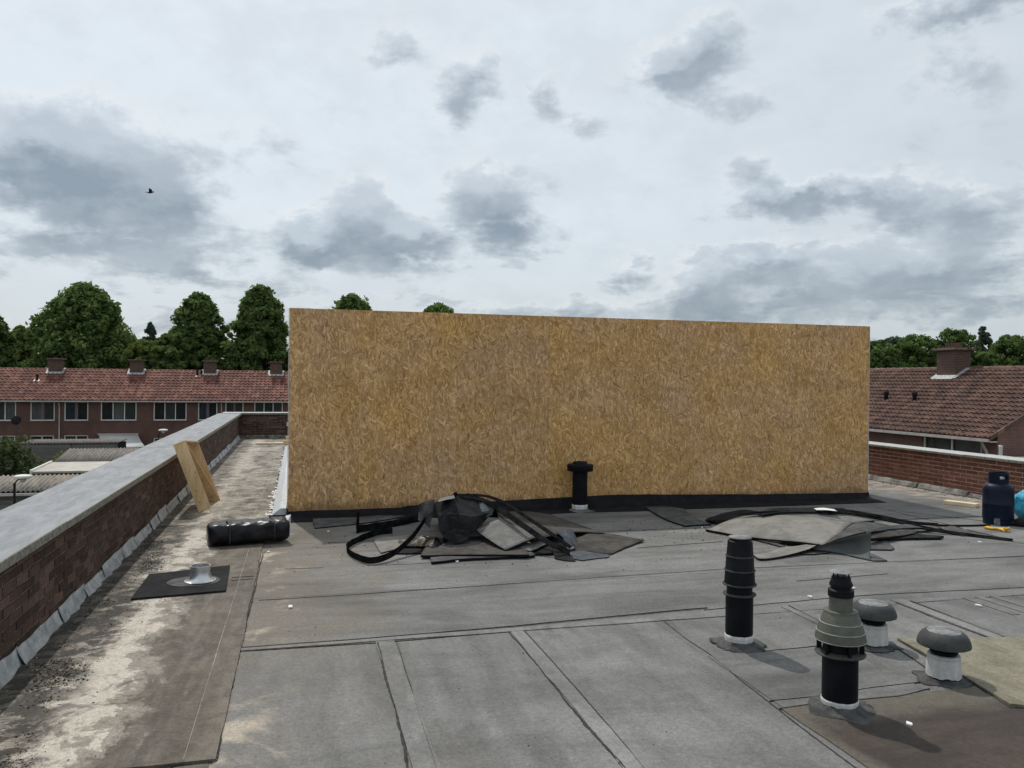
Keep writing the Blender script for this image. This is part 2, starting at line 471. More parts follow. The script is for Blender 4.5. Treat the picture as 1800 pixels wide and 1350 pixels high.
def osb_material():
    m, t, b = new_mat('osb')
    P = t.obj()
    x, y, z = t.sep(P)
    u = t.m('ADD', x, y)   # works on front and side faces
    uv = t.comb(u, z, t.m('MULTIPLY', t.node('ShaderNodeObjectInfo').outputs['Random'], 37.0))
    wrp = t.scale(t.v('SUBTRACT', t.noise(uv, 7.0, 2, 0.5, 0, True), (.5, .5, .5)), 0.05)
    uvw = t.v('ADD', uv, wrp)
    val = None
    for i, (ang, sx, sy, seed, w) in enumerate(((80, 11, 54, 1.3, 1.0), (58, 11.5, 58, 7.7, .85), (110, 11.5, 54, 3.1, .9), (22, 11, 52, 5.9, .45), (146, 12, 56, 9.2, .55), (92, 16, 80, 11.7, .6))):
        mp = t.node('ShaderNodeMapping', vector_type='TEXTURE')
        t.put(mp.inputs['Vector'], t.v('ADD', uvw, (seed, seed * 1.7, seed)))
        mp.inputs['Rotation'].default_value = (0, 0, R(ang))
        mp.inputs['Scale'].default_value = (1 / sx, 1 / sy, 1)
        vv = t.voro(mp.outputs[0], 1.0)
        c = t.sep(vv.outputs['Color'])
        if val is None:
            val = c[0]
        else:
            msk = t.sm(c[1], 1.0 - 0.45 * w, 1.0 - 0.45 * w + 0.03)
            nd = t.node('ShaderNodeMix', data_type='FLOAT')
            t.put(nd.inputs[0], msk); t.put(nd.inputs[2], val); t.put(nd.inputs[3], c[0])
            val = nd.outputs[0]
    fib = t.noise(t.v('MULTIPLY', uvw, (60, 16, 1)), 1.0, 4, 0.7)
    val = t.m('ADD', t.m('MULTIPLY', val, 0.70), t.m('MULTIPLY', fib, 0.30))
    rp = t.node('ShaderNodeValToRGB')
    t.put(rp.inputs[0], val)
    cr = rp.color_ramp
    cr.elements[0].position = 0.06
    cr.elements[0].color = (0.238, 0.122, 0.043, 1)
    cr.elements[1].position = 0.93
    cr.elements[1].color = (0.90, 0.635, 0.35, 1)
    e = cr.elements.new(0.26); e.color = (0.415, 0.230, 0.088, 1)
    e = cr.elements.new(0.60); e.color = (0.545, 0.326, 0.131, 1)
    e = cr.elements.new(0.80); e.color = (0.69, 0.435, 0.192, 1)
    col = rp.outputs[0]
    # odd dark or bark-stained flakes
    mp = t.node('ShaderNodeMapping', vector_type='TEXTURE')
    t.put(mp.inputs['Vector'], t.v('ADD', uvw, (21, 4, 0)))
    mp.inputs['Rotation'].default_value = (0, 0, R(77)); mp.inputs['Scale'].default_value = (1 / 14, 1 / 60, 1)
    vv = t.voro(mp.outputs[0], 1.0)
    dk = t.sm(t.sep(vv.outputs['Color'])[2], 0.985, 0.992)
    col = t.mix(t.m('MULTIPLY', dk, 0.45), col, (0.12, 0.06, 0.025, 1))
    big = t.noise(uv, 1.1, 4, 0.6)
    col = t.hsv(col, h=t.lin(big, .3, .7, .495, .502), sat=t.lin(big, 0.3, 0.7, 0.90, 1.08), val=t.m('MULTIPLY', t.lin(t.noise(uv, 2.3, 4, .6), .3, .7, 0.9, 1.1), t.lin(t.node('ShaderNodeObjectInfo').outputs['Random'], 0, 1, 0.95, 1.05)))
    # ragged darker brown band towards the foot of the board
    foot_dark = t.sm(t.m('MULTIPLY_ADD', t.noise(uv, 5.0, 6, 0.7), -0.42, t.m('ADD', z, 0.14)), 0.14, 0.02)
    col = t.mix(t.m('MULTIPLY', foot_dark, 0.55), col, (0.10, 0.055, 0.025, 1))
    t.put(b.inputs['Base Color'], col)
    b.inputs['Roughness'].default_value = 0.62
    b.inputs['Specular IOR Level'].default_value = 0.3
    t.put(b.inputs['Normal'], t.bump(fib, 0.25, 0.004))
    return m
M['osb'] = osb_material()
M['osb_edge'] = surf('osb_edge', (0.42, 0.33, 0.22), (0.62, 0.53, 0.40), 60, 0.8)
M['membrane'] = surf('membrane', (0.006, 0.006, 0.007), (0.013, 0.013, 0.015), 6, 0.6, bump=0.4, bscale=8, rough2=0.8, spec=0.15)

def brick_material(name, dark, mid, light, lichen=0.3):
    m, t, b = new_mat(name)
    P = t.pos()
    r = t.rnd()
    r2 = t.m('FRACT', t.m('MULTIPLY', r, 7.31))
    col = t.mix(t.sm(r, 0.0, 1.0), dark + (1,), mid + (1,))
    col = t.mix(t.sm(r2, 0.7, 1.0), col, light + (1,))
    n = t.noise(P, 30, 3, 0.7)
    col = t.hsv(col, val=t.lin(n, 0.25, 0.75, 0.72, 1.28))
    # pale bloom and specks
    bl = t.sm(t.noise(P, 55, 2, 0.7, 0.8), 0.62, 0.72)
    col = t.mix(t.m('MULTIPLY', bl, lichen), col, (0.36, 0.27, 0.20, 1))
    wet = t.sm(t.noise(P, 1.6, 3, 0.6), 0.42, 0.62)
    col = t.hsv(col, val=t.lin(wet, 0, 1, 0.85, 1.06))
    t.put(b.inputs['Base Color'], col)
    b.inputs['Roughness'].default_value = 0.88
    b.inputs['Specular IOR Level'].default_value = 0.25
    t.put(b.inputs['Normal'], t.bump(t.noise(P, 90, 1.5, 0.7), 0.45, 0.006))
    return m
M['brick'] = brick_material('brick', (0.056, 0.034, 0.026), (0.100, 0.060, 0.045), (0.145, 0.092, 0.070), 0.45)
M['brick_red'] = brick_material('brick_red', (0.115, 0.046, 0.034), (0.155, 0.066, 0.047), (0.18, 0.084, 0.060), 0.10)
M['mortar_dark'] = surf('mortar_dark', (0.045, 0.035, 0.028), (0.24, 0.185, 0.145), 14, 0.95, grain=0.3, gscale=90, bump=0.5)
M['mortar'] = surf('mortar', (0.36, 0.25, 0.20), (0.52, 0.39, 0.32), 9, 0.95, grain=0.25, gscale=90, bump=0.5)
def coping_material(name, c1, c2, speck=0.4):
    m, t, b = new_mat(name)
    P = t.pos()
    x, y, z = t.sep(P)
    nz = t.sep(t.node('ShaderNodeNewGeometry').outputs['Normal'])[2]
    n = t.noise(t.v('MULTIPLY', P, (3.5, 0.7, 1)), 2.6, 6, 0.72, 0.5)
    col = t.mix(t.sm(n, 0.32, 0.68), c1 + (1,), c2 + (1,))
    s = t.noise(P, 45, 6, 0.75, 0.3)
    col = t.mix(t.m('MULTIPLY', t.sm(s, 0.54, 0.66), speck), col, (0.10, 0.095, 0.08, 1))
    wsp = t.sm(t.noise(P, 24, 4, 0.8, 0.4), 0.66, 0.72)
    col = t.mix(t.m('MULTIPLY', wsp, 0.45), col, (0.62, 0.62, 0.60, 1))
    # lichen crust on the drip edge, which is rough concrete
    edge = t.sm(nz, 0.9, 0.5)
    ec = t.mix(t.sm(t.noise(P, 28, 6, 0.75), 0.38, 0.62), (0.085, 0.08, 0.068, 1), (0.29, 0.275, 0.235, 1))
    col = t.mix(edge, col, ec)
    ln = t.m('MULTIPLY', t.sm(t.m('MULTIPLY_ADD', t.noise(P, 6, 6, .7), .16, x), -1.50, -1.42), t.sm(s, .4, .6))
    col = t.mix(t.m('MULTIPLY', ln, 0.7), col, (0.22, 0.215, 0.17, 1))
    t.put(b.inputs['Base Color'], col)
    b.inputs['Roughness'].default_value = 0.6
    t.put(b.inputs['Normal'], t.bump(t.noise(P, 40, 5, 0.7), 0.3, 0.006))
    return m
M['coping'] = coping_material('coping', (0.125, 0.133, 0.145), (0.235, 0.247, 0.262))
M['coping_pale'] = coping_material('coping_pale', (0.46, 0.475, 0.48), (0.58, 0.59, 0.59), 0.15)
M['lead'] = surf('lead', (0.22, 0.235, 0.235), (0.44, 0.45, 0.44), 9, 0.6, grain=0.2, gscale=60, bump=0.5, bscale=14)
M['lead_dirty'] = surf('lead_dirty', (0.06, 0.058, 0.052), (0.26, 0.25, 0.23), 7, 0.8, grain=0.2, gscale=60, bump=0.5, bscale=14)
M['zinc'] = surf('zinc', (0.42, 0.44, 0.45), (0.58, 0.60, 0.61), 12, 0.5, grain=0.1, bump=0.3, bscale=20)
M['aluminium'] = surf('aluminium', (0.55, 0.56, 0.57), (0.72, 0.73, 0.74), 18, 0.32, metallic=0.9, coords='obj', rough2=0.5)
M['black_plastic'] = surf('black_plastic', (0.0045, 0.005, 0.007), (0.009, 0.010, 0.013), 9, 0.42, coords='obj', rough2=0.6, grain=0.2, gscale=80, spec=0.12)
M['black_rim'] = surf('black_rim', (0.035, 0.035, 0.035), (0.07, 0.068, 0.062), 12, 0.75, coords='obj', spec=0.2)
M['olive'] = surf('olive_plastic', (0.072, 0.075, 0.058), (0.105, 0.108, 0.085), 12, 0.6, coords='obj', grain=0.12, gscale=90)
M['olive_rim'] = surf('olive_rim', (0.22, 0.22, 0.18), (0.34, 0.34, 0.29), 30, 0.7, coords='obj')
M['grey_plastic'] = surf('grey_plastic', (0.048, 0.050, 0.050), (0.074, 0.076, 0.075), 10, 0.7, coords='obj', grain=0.15, gscale=70, spec=0.15)
M['chalky'] = surf('chalky_plastic', (0.085, 0.088, 0.09), (0.27, 0.27, 0.265), 16, 0.8, detail=7, coords='obj')
M['white_pipe'] = surf('white_pipe', (0.43, 0.43, 0.415), (0.56, 0.555, 0.54), 6, 0.6, coords='obj', stretch=(6, 6, 1), grain=0.1, gscale=60)
M['bitumen'] = surf('bitumen', (0.030, 0.030, 0.030), (0.095, 0.094, 0.092), 10, 0.75, spec=0.2, grain=0.3, gscale=120, bump=0.7, bscale=22)
M['timber'] = surf('timber', (0.55, 0.37, 0.175), (0.70, 0.51, 0.28), 2.2, 0.65, coords='obj', stretch=(10, 10, 1.2), grain=0.08, gscale=40)
M['timber_pale'] = surf('timber_pale', (0.62, 0.50, 0.31), (0.76, 0.65, 0.45), 2.0, 0.7, coords='obj', stretch=(1.5, 9, 9))
M['knot'] = surf('knot', (0.16, 0.08, 0.03), (0.26, 0.14, 0.06), 20, 0.7)
M['wrap'] = surf('wrap', (0.004, 0.004, 0.006), (0.009, 0.009, 0.011), 5, 0.27, coords='obj', bump=0.9, bscale=11, rough2=0.45, spec=0.3)
M['strap'] = surf('strap', (0.02, 0.02, 0.022), (0.05, 0.05, 0.052), 20, 0.45, coords='obj', spec=0.2)
M['clear_film'] = surf('clear_film', (0.36, 0.37, 0.38), (0.6, 0.61, 0.62), 20, 0.3, coords='obj')
M['navy'] = surf('navy_paint', (0.004, 0.009, 0.022), (0.008, 0.014, 0.032), 7, 0.34, coords='obj', rough2=0.55, grain=0.15, gscale=60, spec=0.16)
M['scuff'] = surf('scuffed_steel', (0.05, 0.06, 0.07), (0.16, 0.17, 0.18), 30, 0.6, coords='obj')
M['blue_bag'] = surf('blue_bag', (0.015, 0.22, 0.36), (0.04, 0.36, 0.52), 6, 0.28, coords='obj', bump=0.7, bscale=16)
M['yellow'] = surf('yellow_strap', (0.62, 0.32, 0.012), (0.78, 0.45, 0.03), 20, 0.55)
M['red'] = surf('red_fabric', (0.45, 0.05, 0.035), (0.62, 0.12, 0.09), 20, 0.8)
M['white_scrap'] = surf('white_scrap', (0.62, 0.62, 0.6), (0.8, 0.8, 0.78), 30, 0.7)
M['bird'] = surf('bird_feather', (0.01, 0.01, 0.012), (0.025, 0.023, 0.022), 30, 0.8)
def scrap_mat(name, c1, c2, scratch=0.3, sx=(1, 9, 1)):
    m, t, b = new_mat(name)
    P = t.obj()
    n = t.noise(P, 5, 6, 0.65, 0.4)
    col = t.mix(t.sm(n, 0.32, 0.68), c1 + (1,), c2 + (1,))
    st = t.noise(t.v('MULTIPLY', P, sx), 9, 5, 0.7)
    col = t.mix(t.m('MULTIPLY', t.sm(st, 0.52, 0.68), scratch), col, (0.36, 0.35, 0.33, 1))
    col = t.hsv(col, val=t.lin(t.noise(P, 160, 2), .25, .75, .8, 1.2))
    back = t.node('ShaderNodeNewGeometry').outputs['Backfacing']
    t.put(b.inputs['Base Color'], col)
    t.put(b.inputs['Roughness'], t.lin(n, .3, .7, .75, .95))
    b.inputs['Specular IOR Level'].default_value = 0.08 if name != 'scrap_curl' else 0.3
    t.put(b.inputs['Normal'], t.bump(st, 0.35 if name != 'scrap_curl' else 0.03, 0.006))
    return m
M['scrap_grey'] = scrap_mat('scrap_grey', (0.052, 0.052, 0.053), (0.105, 0.104, 0.102), 0.32)
M['scrap_pale'] = scrap_mat('scrap_pale', (0.125, 0.122, 0.116), (0.205, 0.198, 0.186), 0.35)
M['scrap_tan'] = scrap_mat('scrap_tan', (0.165, 0.156, 0.140), (0.25, 0.236, 0.212), 0.35)
M['scrap_brown'] = scrap_mat('scrap_brown', (0.046, 0.042, 0.038), (0.088, 0.081, 0.073), 0.25)
M['scrap_dark'] = scrap_mat('scrap_dark', (0.009, 0.009, 0.010), (0.026, 0.026, 0.027), 0.07)
M['scrap_blue'] = scrap_mat('scrap_blue', (0.058, 0.066, 0.078), (0.105, 0.114, 0.128), 0.2)
M['scrap_curl'] = scrap_mat('scrap_curl', (0.075, 0.080, 0.078), (0.10, 0.106, 0.103), 0.0, (1, 1, 1))
M['strip_black'] = surf('strip_black', (0.006, 0.006, 0.0065), (0.020, 0.020, 0.020), 12, 0.95, coords='obj', grain=0.3, gscale=60, spec=0.0)
M['scrap_edge'] = surf('scrap_edge', (0.006, 0.006, 0.006), (0.014, 0.014, 0.014), 20, 0.8, bump=0.4, bscale=60, spec=0.1)

# ================================================================== THE PLACE
GZ = -5.4          # garden level, the roof deck is z = 0
rng = random.Random(7)

# ------------------------------------------------------------------ ground
def ground_mat():
    m, t, b = new_mat('ground')
    P = t.pos()
    n = t.noise(P, 0.15, 6, 0.6)
    col = t.mix(t.sm(n, 0.4, 0.6), (0.05, 0.075, 0.03, 1), (0.13, 0.12, 0.10, 1))
    col = t.hsv(col, val=t.lin(t.noise(P, 3, 6, .7), .3, .7, .7, 1.3))
    t.put(b.inputs['Base Color'], col)
    b.inputs['Roughness'].default_value = 0.95
    return m
g = MB().add([(-1500, -1500, GZ), (1500, -1500, GZ), (1500, 1500, GZ), (-1500, 1500, GZ)], [(0, 1, 2, 3)])
struct(g.build('ground', ground_mat()))

# ------------------------------------------------------------------ flat roof deck
roof = empty('flat_roof', (0, 0, 0))
struct(roof)
XL, XR, YB, YF = -1.56, 9.72, 23.22, -5.0
MB().box(XL - 0.02, XR + 0.02, YF, YB + 0.02, -0.30, 0.0).build('roof_slab', M['felt_cross'], roof)
MB().box(XL - 0.40, XR + 0.40, YF + 0.02, YB + 0.40, GZ, -0.305).build('building_wall', M['brick'], roof)

def ragged(p0, p1, n, amp, seed):
    p0, p1 = Vector(p0[:2]), Vector(p1[:2])
    d = p1 - p0
    nn = Vector((-d.y, d.x)).normalized()
    out = []
    for i in range(n + 1):
        t = i / n
        q = p0 + d * t
        w = mnoise.noise(Vector((q.x * 2.1 + seed, q.y * 2.1, seed))) * amp + mnoise.noise(Vector((q.x * 9 + seed, q.y * 9, 3 + seed))) * amp * 0.5
        out.append(q + nn * w)
    return out
def sheet_poly(name, x0, x1, y0, y1, z, mat, seed=0, amp=0.008, th=0.0035):
    n1 = max(3, int((x1 - x0) / 0.12))
    n2 = max(3, int((y1 - y0) / 0.12))
    pts = ragged((x0, y0), (x1, y0), n1, amp, seed)[:-1] + ragged((x1, y0), (x1, y1), n2, amp, seed + 1)[:-1] + ragged((x1, y1), (x0, y1), n1, amp, seed + 2)[:-1] + ragged((x0, y1), (x0, y0), n2, amp, seed + 3)[:-1]
    return MB().prism(pts, z - th, z).build(name, mat, roof)
def bead(pts, w, z, mat, seed, gap=0.0, name='seam_bead', amp=0.006, step=0.022):
    """irregular flattened ridge of tar along a polyline"""
    b = MB()
    pl = []
    for a, c in zip(pts[:-1], pts[1:]):
        a, c = Vector(a[:2]), Vector(c[:2])
        k = max(2, int((c - a).length / step))
        pl += [a.lerp(c, i / k) for i in range(k)]
    pl.append(Vector(pts[-1][:2]))
    prev = None
    for i, p in enumerate(pl):
        d = (pl[min(i + 1, len(pl) - 1)] - pl[max(i - 1, 0)]).normalized()
        n = Vector((-d.y, d.x))
        s = Vector((p.x * 7 + seed, p.y * 7, seed))
        p = p + n * (mnoise.noise(s * 0.6) * amp + mnoise.noise(s * 4) * amp * 0.35)
        ww = w * max(0.25, 0.75 + 0.5 * mnoise.noise(s * 0.22 + Vector((5, 5, 5)))) * (0.30 + 0.9 * abs(mnoise.noise(s * 2.3)) + 0.7 * max(0, mnoise.noise(s * 0.35)) + 0.5 * max(0, mnoise.noise(s * 7)))
        if gap and gap < 0.12 and mnoise.noise(s * 0.22 + Vector((5, 5, 5))) > gap:
            prev = None
            continue
        l, r_ = p - n * ww * 0.5, p + n * ww * 0.5
        row = [(l.x, l.y, z - 0.004), (p.x, p.y, z + 0.0035 + ww * 0.06), (r_.x, r_.y, z - 0.004)]
        i0 = len(b.v)
        b.v += row
        if prev is not None:
            b.f += [(prev, prev + 1, i0 + 1, i0), (prev + 1, prev + 2, i0 + 2, i0 + 1)]
        prev = i0
    return b.build(name, mat, roof, smooth=True)

# silted gutter sheet along the wall, main sheets, patches
sheet_poly('roofing_sheet', -1.53, -0.33, 3.72, 22.9, 0.018, M['gutter'], 1, 0.012, 0.012)
sheet_poly('roofing_sheet', -1.53, -0.36, -4.8, 3.74, 0.004, M['gutter'], 2)
CR = [5.19, 6.40, 7.40, 8.42, 9.35]
for i, y in enumerate(CR):
    sheet_poly('roofing_sheet', -0.345, 9.68, y, (CR[i + 1] + 0.07) if i + 1 < len(CR) else 10.3, 0.0045 + 0.0015 * (i % 2), M['felt_cross'], 10 + i, 0.012)
LX = [-0.345, 0.49, 1.38, 2.42, 3.55, 4.46, 5.5, 6.5, 7.6, 8.7, 9.66]
for i in range(len(LX) - 1):
    sheet_poly('roofing_sheet', LX[i], LX[i + 1], -4.8, 5.20, 0.0045, M['felt_long'], 20 + i, 0.006)
for yy in range(4):
    sheet_poly('roofing_sheet', 8.2, 9.66, 10.31 + yy * 3.1, 13.38 + yy * 3.1, 0.0045, M['felt_cross'], 60 + yy, 0.012)
sheet_poly('roofing_sheet', -0.32, 8.15, 13.8, 22.9, 0.0045, M['felt_cross'], 70, 0.012)
# lap strips
sheet_poly('lap_strip', 0.49, 0.605, -4.7, 5.18, 0.0095, M['felt_lap'], 31, 0.010, 0.005)
sheet_poly('lap_strip', 1.375, 1.465, -4.7, 5.20, 0.0095, M['felt_lap'], 32, 0.010, 0.005)
sheet_poly('lap_strip', -0.33, 3.0, 5.185, 5.255, 0.0105, M['felt_lap'], 33, 0.008, 0.005)
sheet_poly('lap_strip', 4.45, 4.56, 4.35, 5.30, 0.0095, M['felt_lap'], 34, 0.008, 0.005)
sheet_poly('lap_strip', 3.50, 3.56, 4.55, 5.32, 0.0095, M['felt_lap'], 35, 0.006, 0.005)
for k in range(3):
    sheet_poly('lap_strip', 5.05 + k * 0.13, 5.11 + k * 0.13, 4.75, 5.22, 0.0095, M['scrap_pale'], 36 + k, 0.004, 0.005)
# patches round the vents
sheet_poly('roofing_patch', 2.43, 3.34, 3.66, 4.45, 0.0088, M['felt_cross'], 41, 0.008, 0.004)
sheet_poly('roofing_patch', 2.41, 3.62, 1.2, 3.655, 0.0105, M['felt_brown'], 42, 0.010, 0.006)
ysh = [(3.80, 4.45), (3.72, 3.95), (3.60, 3.40), (3.66, 3.36), (3.95, 3.33), (5.6, 3.30), (5.7, 4.25), (4.64, 4.28)]
MB().prism(ysh, 0.004, 0.022).build('roofing_patch', M['felt_yellow'], roof)
# dark tar lines
bead([(-0.331, 5.181, 0.000), (0.503, 5.153, 0.000), (1.388, 5.187, 0.000), (2.489, 5.252, -0.000)], 0.011, 0.0065, M['tar'], 3, 0.30)
bead([(-0.334, 5.235, 0.000), (0.512, 5.243, 0.000), (1.414, 5.282, 0.000), (2.503, 5.377, -0.000), (2.938, 5.399, -0.000)], 0.012, 0.012, M['tar'], 4, 0.35)
bead([(2.891, 5.364, 0.000), (3.966, 5.439, 0.000), (4.425, 5.455, 0.000), (5.829, 5.378, 0.000)], 0.012, 0.006, M['tar'], 5, 0.4)
bead([(-0.274, 6.338, 0.000), (0.398, 6.352, 0.000), (1.469, 6.398, 0.000), (2.472, 6.448, 0.000), (3.685, 6.500, 0.000), (5.005, 6.444, 0.000), (6.890, 6.362, 0.000)], 0.018, 0.006, M['tar'], 6, 0.22)
bead([(-0.105, 7.323, 0.000), (0.985, 7.288, 0.000), (2.540, 7.394, 0.000), (3.435, 7.530, 0.000), (4.325, 7.636, 0.000)], 0.016, 0.006, M['tar'], 7, 0.10)
bead([(0.3, 8.42), (9.6, 8.42)], 0.016, 0.006, M['tar'], 8, 0.05)
bead([(0.503, 5.153, 0.000), (0.491, 4.238, 0.000), (0.468, 3.467, 0.000), (0.475, 2.5), (0.48, 0.5)], 0.026, 0.0095, M['tar'], 9, 0.6, amp=0.012)
bead([(0.620, 5.171, 0.000), (0.601, 4.174, 0.000), (0.587, 3.439, 0.000), (0.60, 2.5), (0.60, 0.5)], 0.009, 0.008, M['tar'], 10, 0.5, amp=0.003)
bead([(1.370, 5.191, 0.000), (1.369, 4.411, 0.000), (1.370, 3.706, 0.000), (1.386, 3.246, 0.000), (1.37, 2.0)], 0.024, 0.0095, M['tar'], 11, 0.6, amp=0.011)
bead([(1.472, 5.205, 0.000), (1.478, 4.432, -0.000), (1.472, 3.702, 0.000), (1.460, 3.228, 0.000), (1.46, 2.0)], 0.009, 0.008, M['tar'], 12, 0.5, amp=0.003)
bead([(2.489, 5.252, -0.000), (2.457, 4.796, 0.000), (2.459, 4.462, 0.000), (2.420, 4.066, 0.000), (2.395, 3.637, -0.000), (2.371, 3.319, 0.000), (2.360, 3.022, 0.000), (2.37, 2.3)], 0.015, 0.007, M['tar'], 13, 0.45, amp=0.008)
bead([(2.802, 4.446, 0.000), (3.218, 4.459, 0.000)], 0.008, 0.009, M['tar'], 14, 0.5)
bead([(2.406, 3.747, 0.000), (2.703, 3.740, -0.000), (3.019, 3.779, 0.000), (3.396, 3.785, -0.000)], 0.008, 0.009, M['tar'], 15, 0.5)
bead([(2.395, 3.637, -0.000), (2.630, 3.656, 0.000), (2.876, 3.644, 0.000), (3.117, 3.634, 0.000), (3.367, 3.689, -0.000)], 0.012, 0.011, M['tar'], 16, 0.6)
bead([(3.578, 5.332, 0.000), (3.549, 4.795, 0.000)], 0.010, 0.009, M['tar'], 17, 0.5)
bead([(4.454, 5.231, 0.000), (4.431, 4.784, 0.000), (4.434, 4.318, 0.000)], 0.028, 0.008, M['tar'], 18, 0.3, amp=0.012)
bead([(4.583, 5.235, 0.000), (4.557, 4.659, 0.000), (4.543, 4.293, 0.000)], 0.008, 0.010, M['tar'], 19, 0.5)
bead([(3.803, 4.451, 0.000), (3.727, 4.064, 0.000), (3.701, 3.820, 0.000), (3.634, 3.593, 0.000), (3.577, 3.372, -0.000), (3.641, 3.349, 0.000)], 0.012, 0.012, M['tar'], 20, 0.9, amp=0.004)
bead([(3.702, 4.558, 0.000), (3.686, 4.329, 0.000), (3.574, 3.896, 0.000)], 0.012, 0.009, M['tar'], 21, 0.5)
bead([(-0.314, 8.028, 0.000), (-0.317, 6.631, 0.000), (-0.327, 5.730, 0.000), (-0.334, 4.660, 0.000), (-0.338, 4.087, 0.000), (-0.330, 3.723, 0.000)], 0.013, 0.014, M['tar'], 22, 0.35, amp=0.012)
bead([(-0.304, 8.026, 0.000), (-0.308, 6.629, 0.000), (-0.320, 5.729, 0.000), (-0.328, 4.658, 0.000)], 0.009, 0.008, M['pale_bead'], 23, 0.1, amp=0.012)
bead([(-0.515, 3.704, 0.000), (-0.468, 3.730, 0.000), (-0.404, 3.736, 0.000), (-0.330, 3.723, 0.000)], 0.012, 0.006, M['tar'], 24, 0.6)
bead([(-0.469, 18.526, 0.000), (-0.447, 13.884, 0.000), (-0.489, 11.744, -0.000), (-0.514, 9.940, -0.000), (-0.478, 8.730, 0.000)], 0.022, 0.0195, M['pale_bead'], 25, 0.25, amp=0.03)
bead([(-0.452, 8.188, 0.000), (-0.460, 5.893, 0.000), (-0.466, 4.599, 0.000), (-0.469, 3.741, 0.000)], 0.011, 0.0195, M['pale_bead'], 26, 0.9, amp=0.002)
bead([(4.362, 9.935, 0.000), (6.054, 10.227, -0.000), (7.934, 9.924, 0.000)], 0.02, 0.006, M['tar'], 27, 0.2)
for k, (a, b_) in enumerate((((7.579, 9.309, 0.000), (7.535, 7.890, 0.000)), ((7.264, 7.444, 0.000), (7.432, 6.864, 0.000)), ((7.597, 9.111, 0.000), (8.392, 7.754, 0.000)), ((4.083, 5.974, 0.000), (5.038, 6.032, 0.000)))):
    bead([a, b_], 0.014, 0.006, M['tar'], 40 + k, 0.2)
# seams across the walkway left of the box
for k, yy in enumerate((9.6, 11.2, 12.9, 14.6, 16.4, 18.3, 20.3)):
    bead([(-1.5, yy), (-0.4, yy + 0.1)], 0.016, 0.0190, M['tar'], 50 + k, 0.05)
for k, yy in enumerate((6.95, 7.05)):
    bead([(-0.52, yy), (-0.34, yy + .02)], 0.01, 0.019, M['tar'], 60 + k, 0.5)

# ------------------------------------------------------------------ brick parapets
BL, BH, JT = 0.206, 0.051, 0.0115   # brick length, height, joint
brick_me = {}
def brick_mesh(key, lx, ly, lz, mat):
    if key not in brick_me:
        b = MB().box(-lx / 2, lx / 2, -ly / 2, ly / 2, -lz / 2, lz / 2)
        me = bpy.data.meshes.new('brick')
        me.from_pydata(b.v, [], b.f)
        me.materials.append(mat)
        brick_me[key] = me
    return brick_me[key]
def parapet(label, axis, face, out, a0, a1, z0, courses, cop_top, bmat, mmat, cmat, near, joints, cop_in, cop_out, limit=300):
    """axis 'y': wall runs along y, inner face at x=face, out=-1/+1 direction of the outside"""
    base = (face + out * 0.15, (a0 + a1) / 2, 0) if axis == 'y' else ((a0 + a1) / 2, face + out * 0.15, 0)
    root = empty('brick_parapet', base)
    tag(root, label, 'wall')
    top = z0 + courses * (BH + JT)
    cf, cb = face + out * 0.006, face + out * 0.30
    lo, hi = min(cf, cb), max(cf, cb)
    if axis == 'y':
        MB().box(lo, hi, a0, a1, -0.3, top).build('mortar_core', mmat, root)
    else:
        MB().box(a0, a1, lo, hi, -0.3, top).build('mortar_core', mmat, root)
    spots = []
    for c in range(courses):
        z = z0 + c * (BH + JT) + BH / 2 + JT / 2
        s = a0 + (BL + JT) / 2 * (1 + (c % 2))
        while s < a1 - BL / 2:
            spots.append((s, z, c))
            s += BL + JT
    spots.sort(key=lambda q: abs(q[0] - near[0]) if near[0] < q[0] else 1000 + near[0] - q[0])
    rest = MB()
    for i, (s, z, c) in enumerate(spots):
        pr_ = rng.uniform(-0.002, 0.003)
        tl = rng.uniform(-0.006, 0.006)
        if i < limit and s < near[1]:
            if axis == 'y':
                me = brick_mesh(('y', bmat.name), 0.05, BL, BH, bmat)
                loc = Vector((face + out * (0.025 - pr_ + (0.003 if out > 0 else 0)), s, z))
            else:
                me = brick_mesh(('x', bmat.name), BL, 0.05, BH, bmat)
                loc = Vector((s, face + out * (0.025 - pr_), z))
            o = bpy.data.objects.new('brick', me)
            COL.objects.link(o)
            o.parent = root
            o.location = loc - Vector(base)
            o.rotation_euler = (tl * 0.5 if axis == 'y' else 0, 0.0 if axis == 'y' else tl * 0.5, tl * 0.3)
        else:
            q = sorted((face - out * pr_, face + out * 0.05))
            if axis == 'y':
                rest.box(q[0], q[1], s - BL / 2, s + BL / 2, z - BH / 2, z + BH / 2)
            else:
                rest.box(s - BL / 2, s + BL / 2, q[0], q[1], z - BH / 2, z + BH / 2)
    if rest.v:
        stuff(rest.build('brick_courses', bmat, root))
    # coping slabs
    js = [a0] + joints + [a1]
    ci, co = sorted((cop_in, cop_out))
    for a, b_ in zip(js[:-1], js[1:]):
        dzz = rng.uniform(-0.004, 0.004)
        sl = MB()
        if axis == 'y':
            sl.box(ci, co, a + 0.006, b_ - 0.006, top + 0.002, cop_top + dzz)
        else:
            sl.box(a + 0.003, b_ - 0.003, ci, co, top + 0.002, cop_top + dzz)
        o = sl.build('coping_slab', cmat, root)
        bevel(o, 0.008, 2)
    return root, top
left_wall, ltop = parapet('long dark brick parapet with wide grey coping along the left roof edge', 'y', -1.56, -1, -4.9, 23.20, 0.015, 10, 0.70, M['brick'], M['mortar_dark'], M['coping'], (4.3, 40), [-2.9, 0.1, 3.05, 6.02, 9.0, 12.1, 15.0, 18.0, 21.0], -1.495, -2.09)
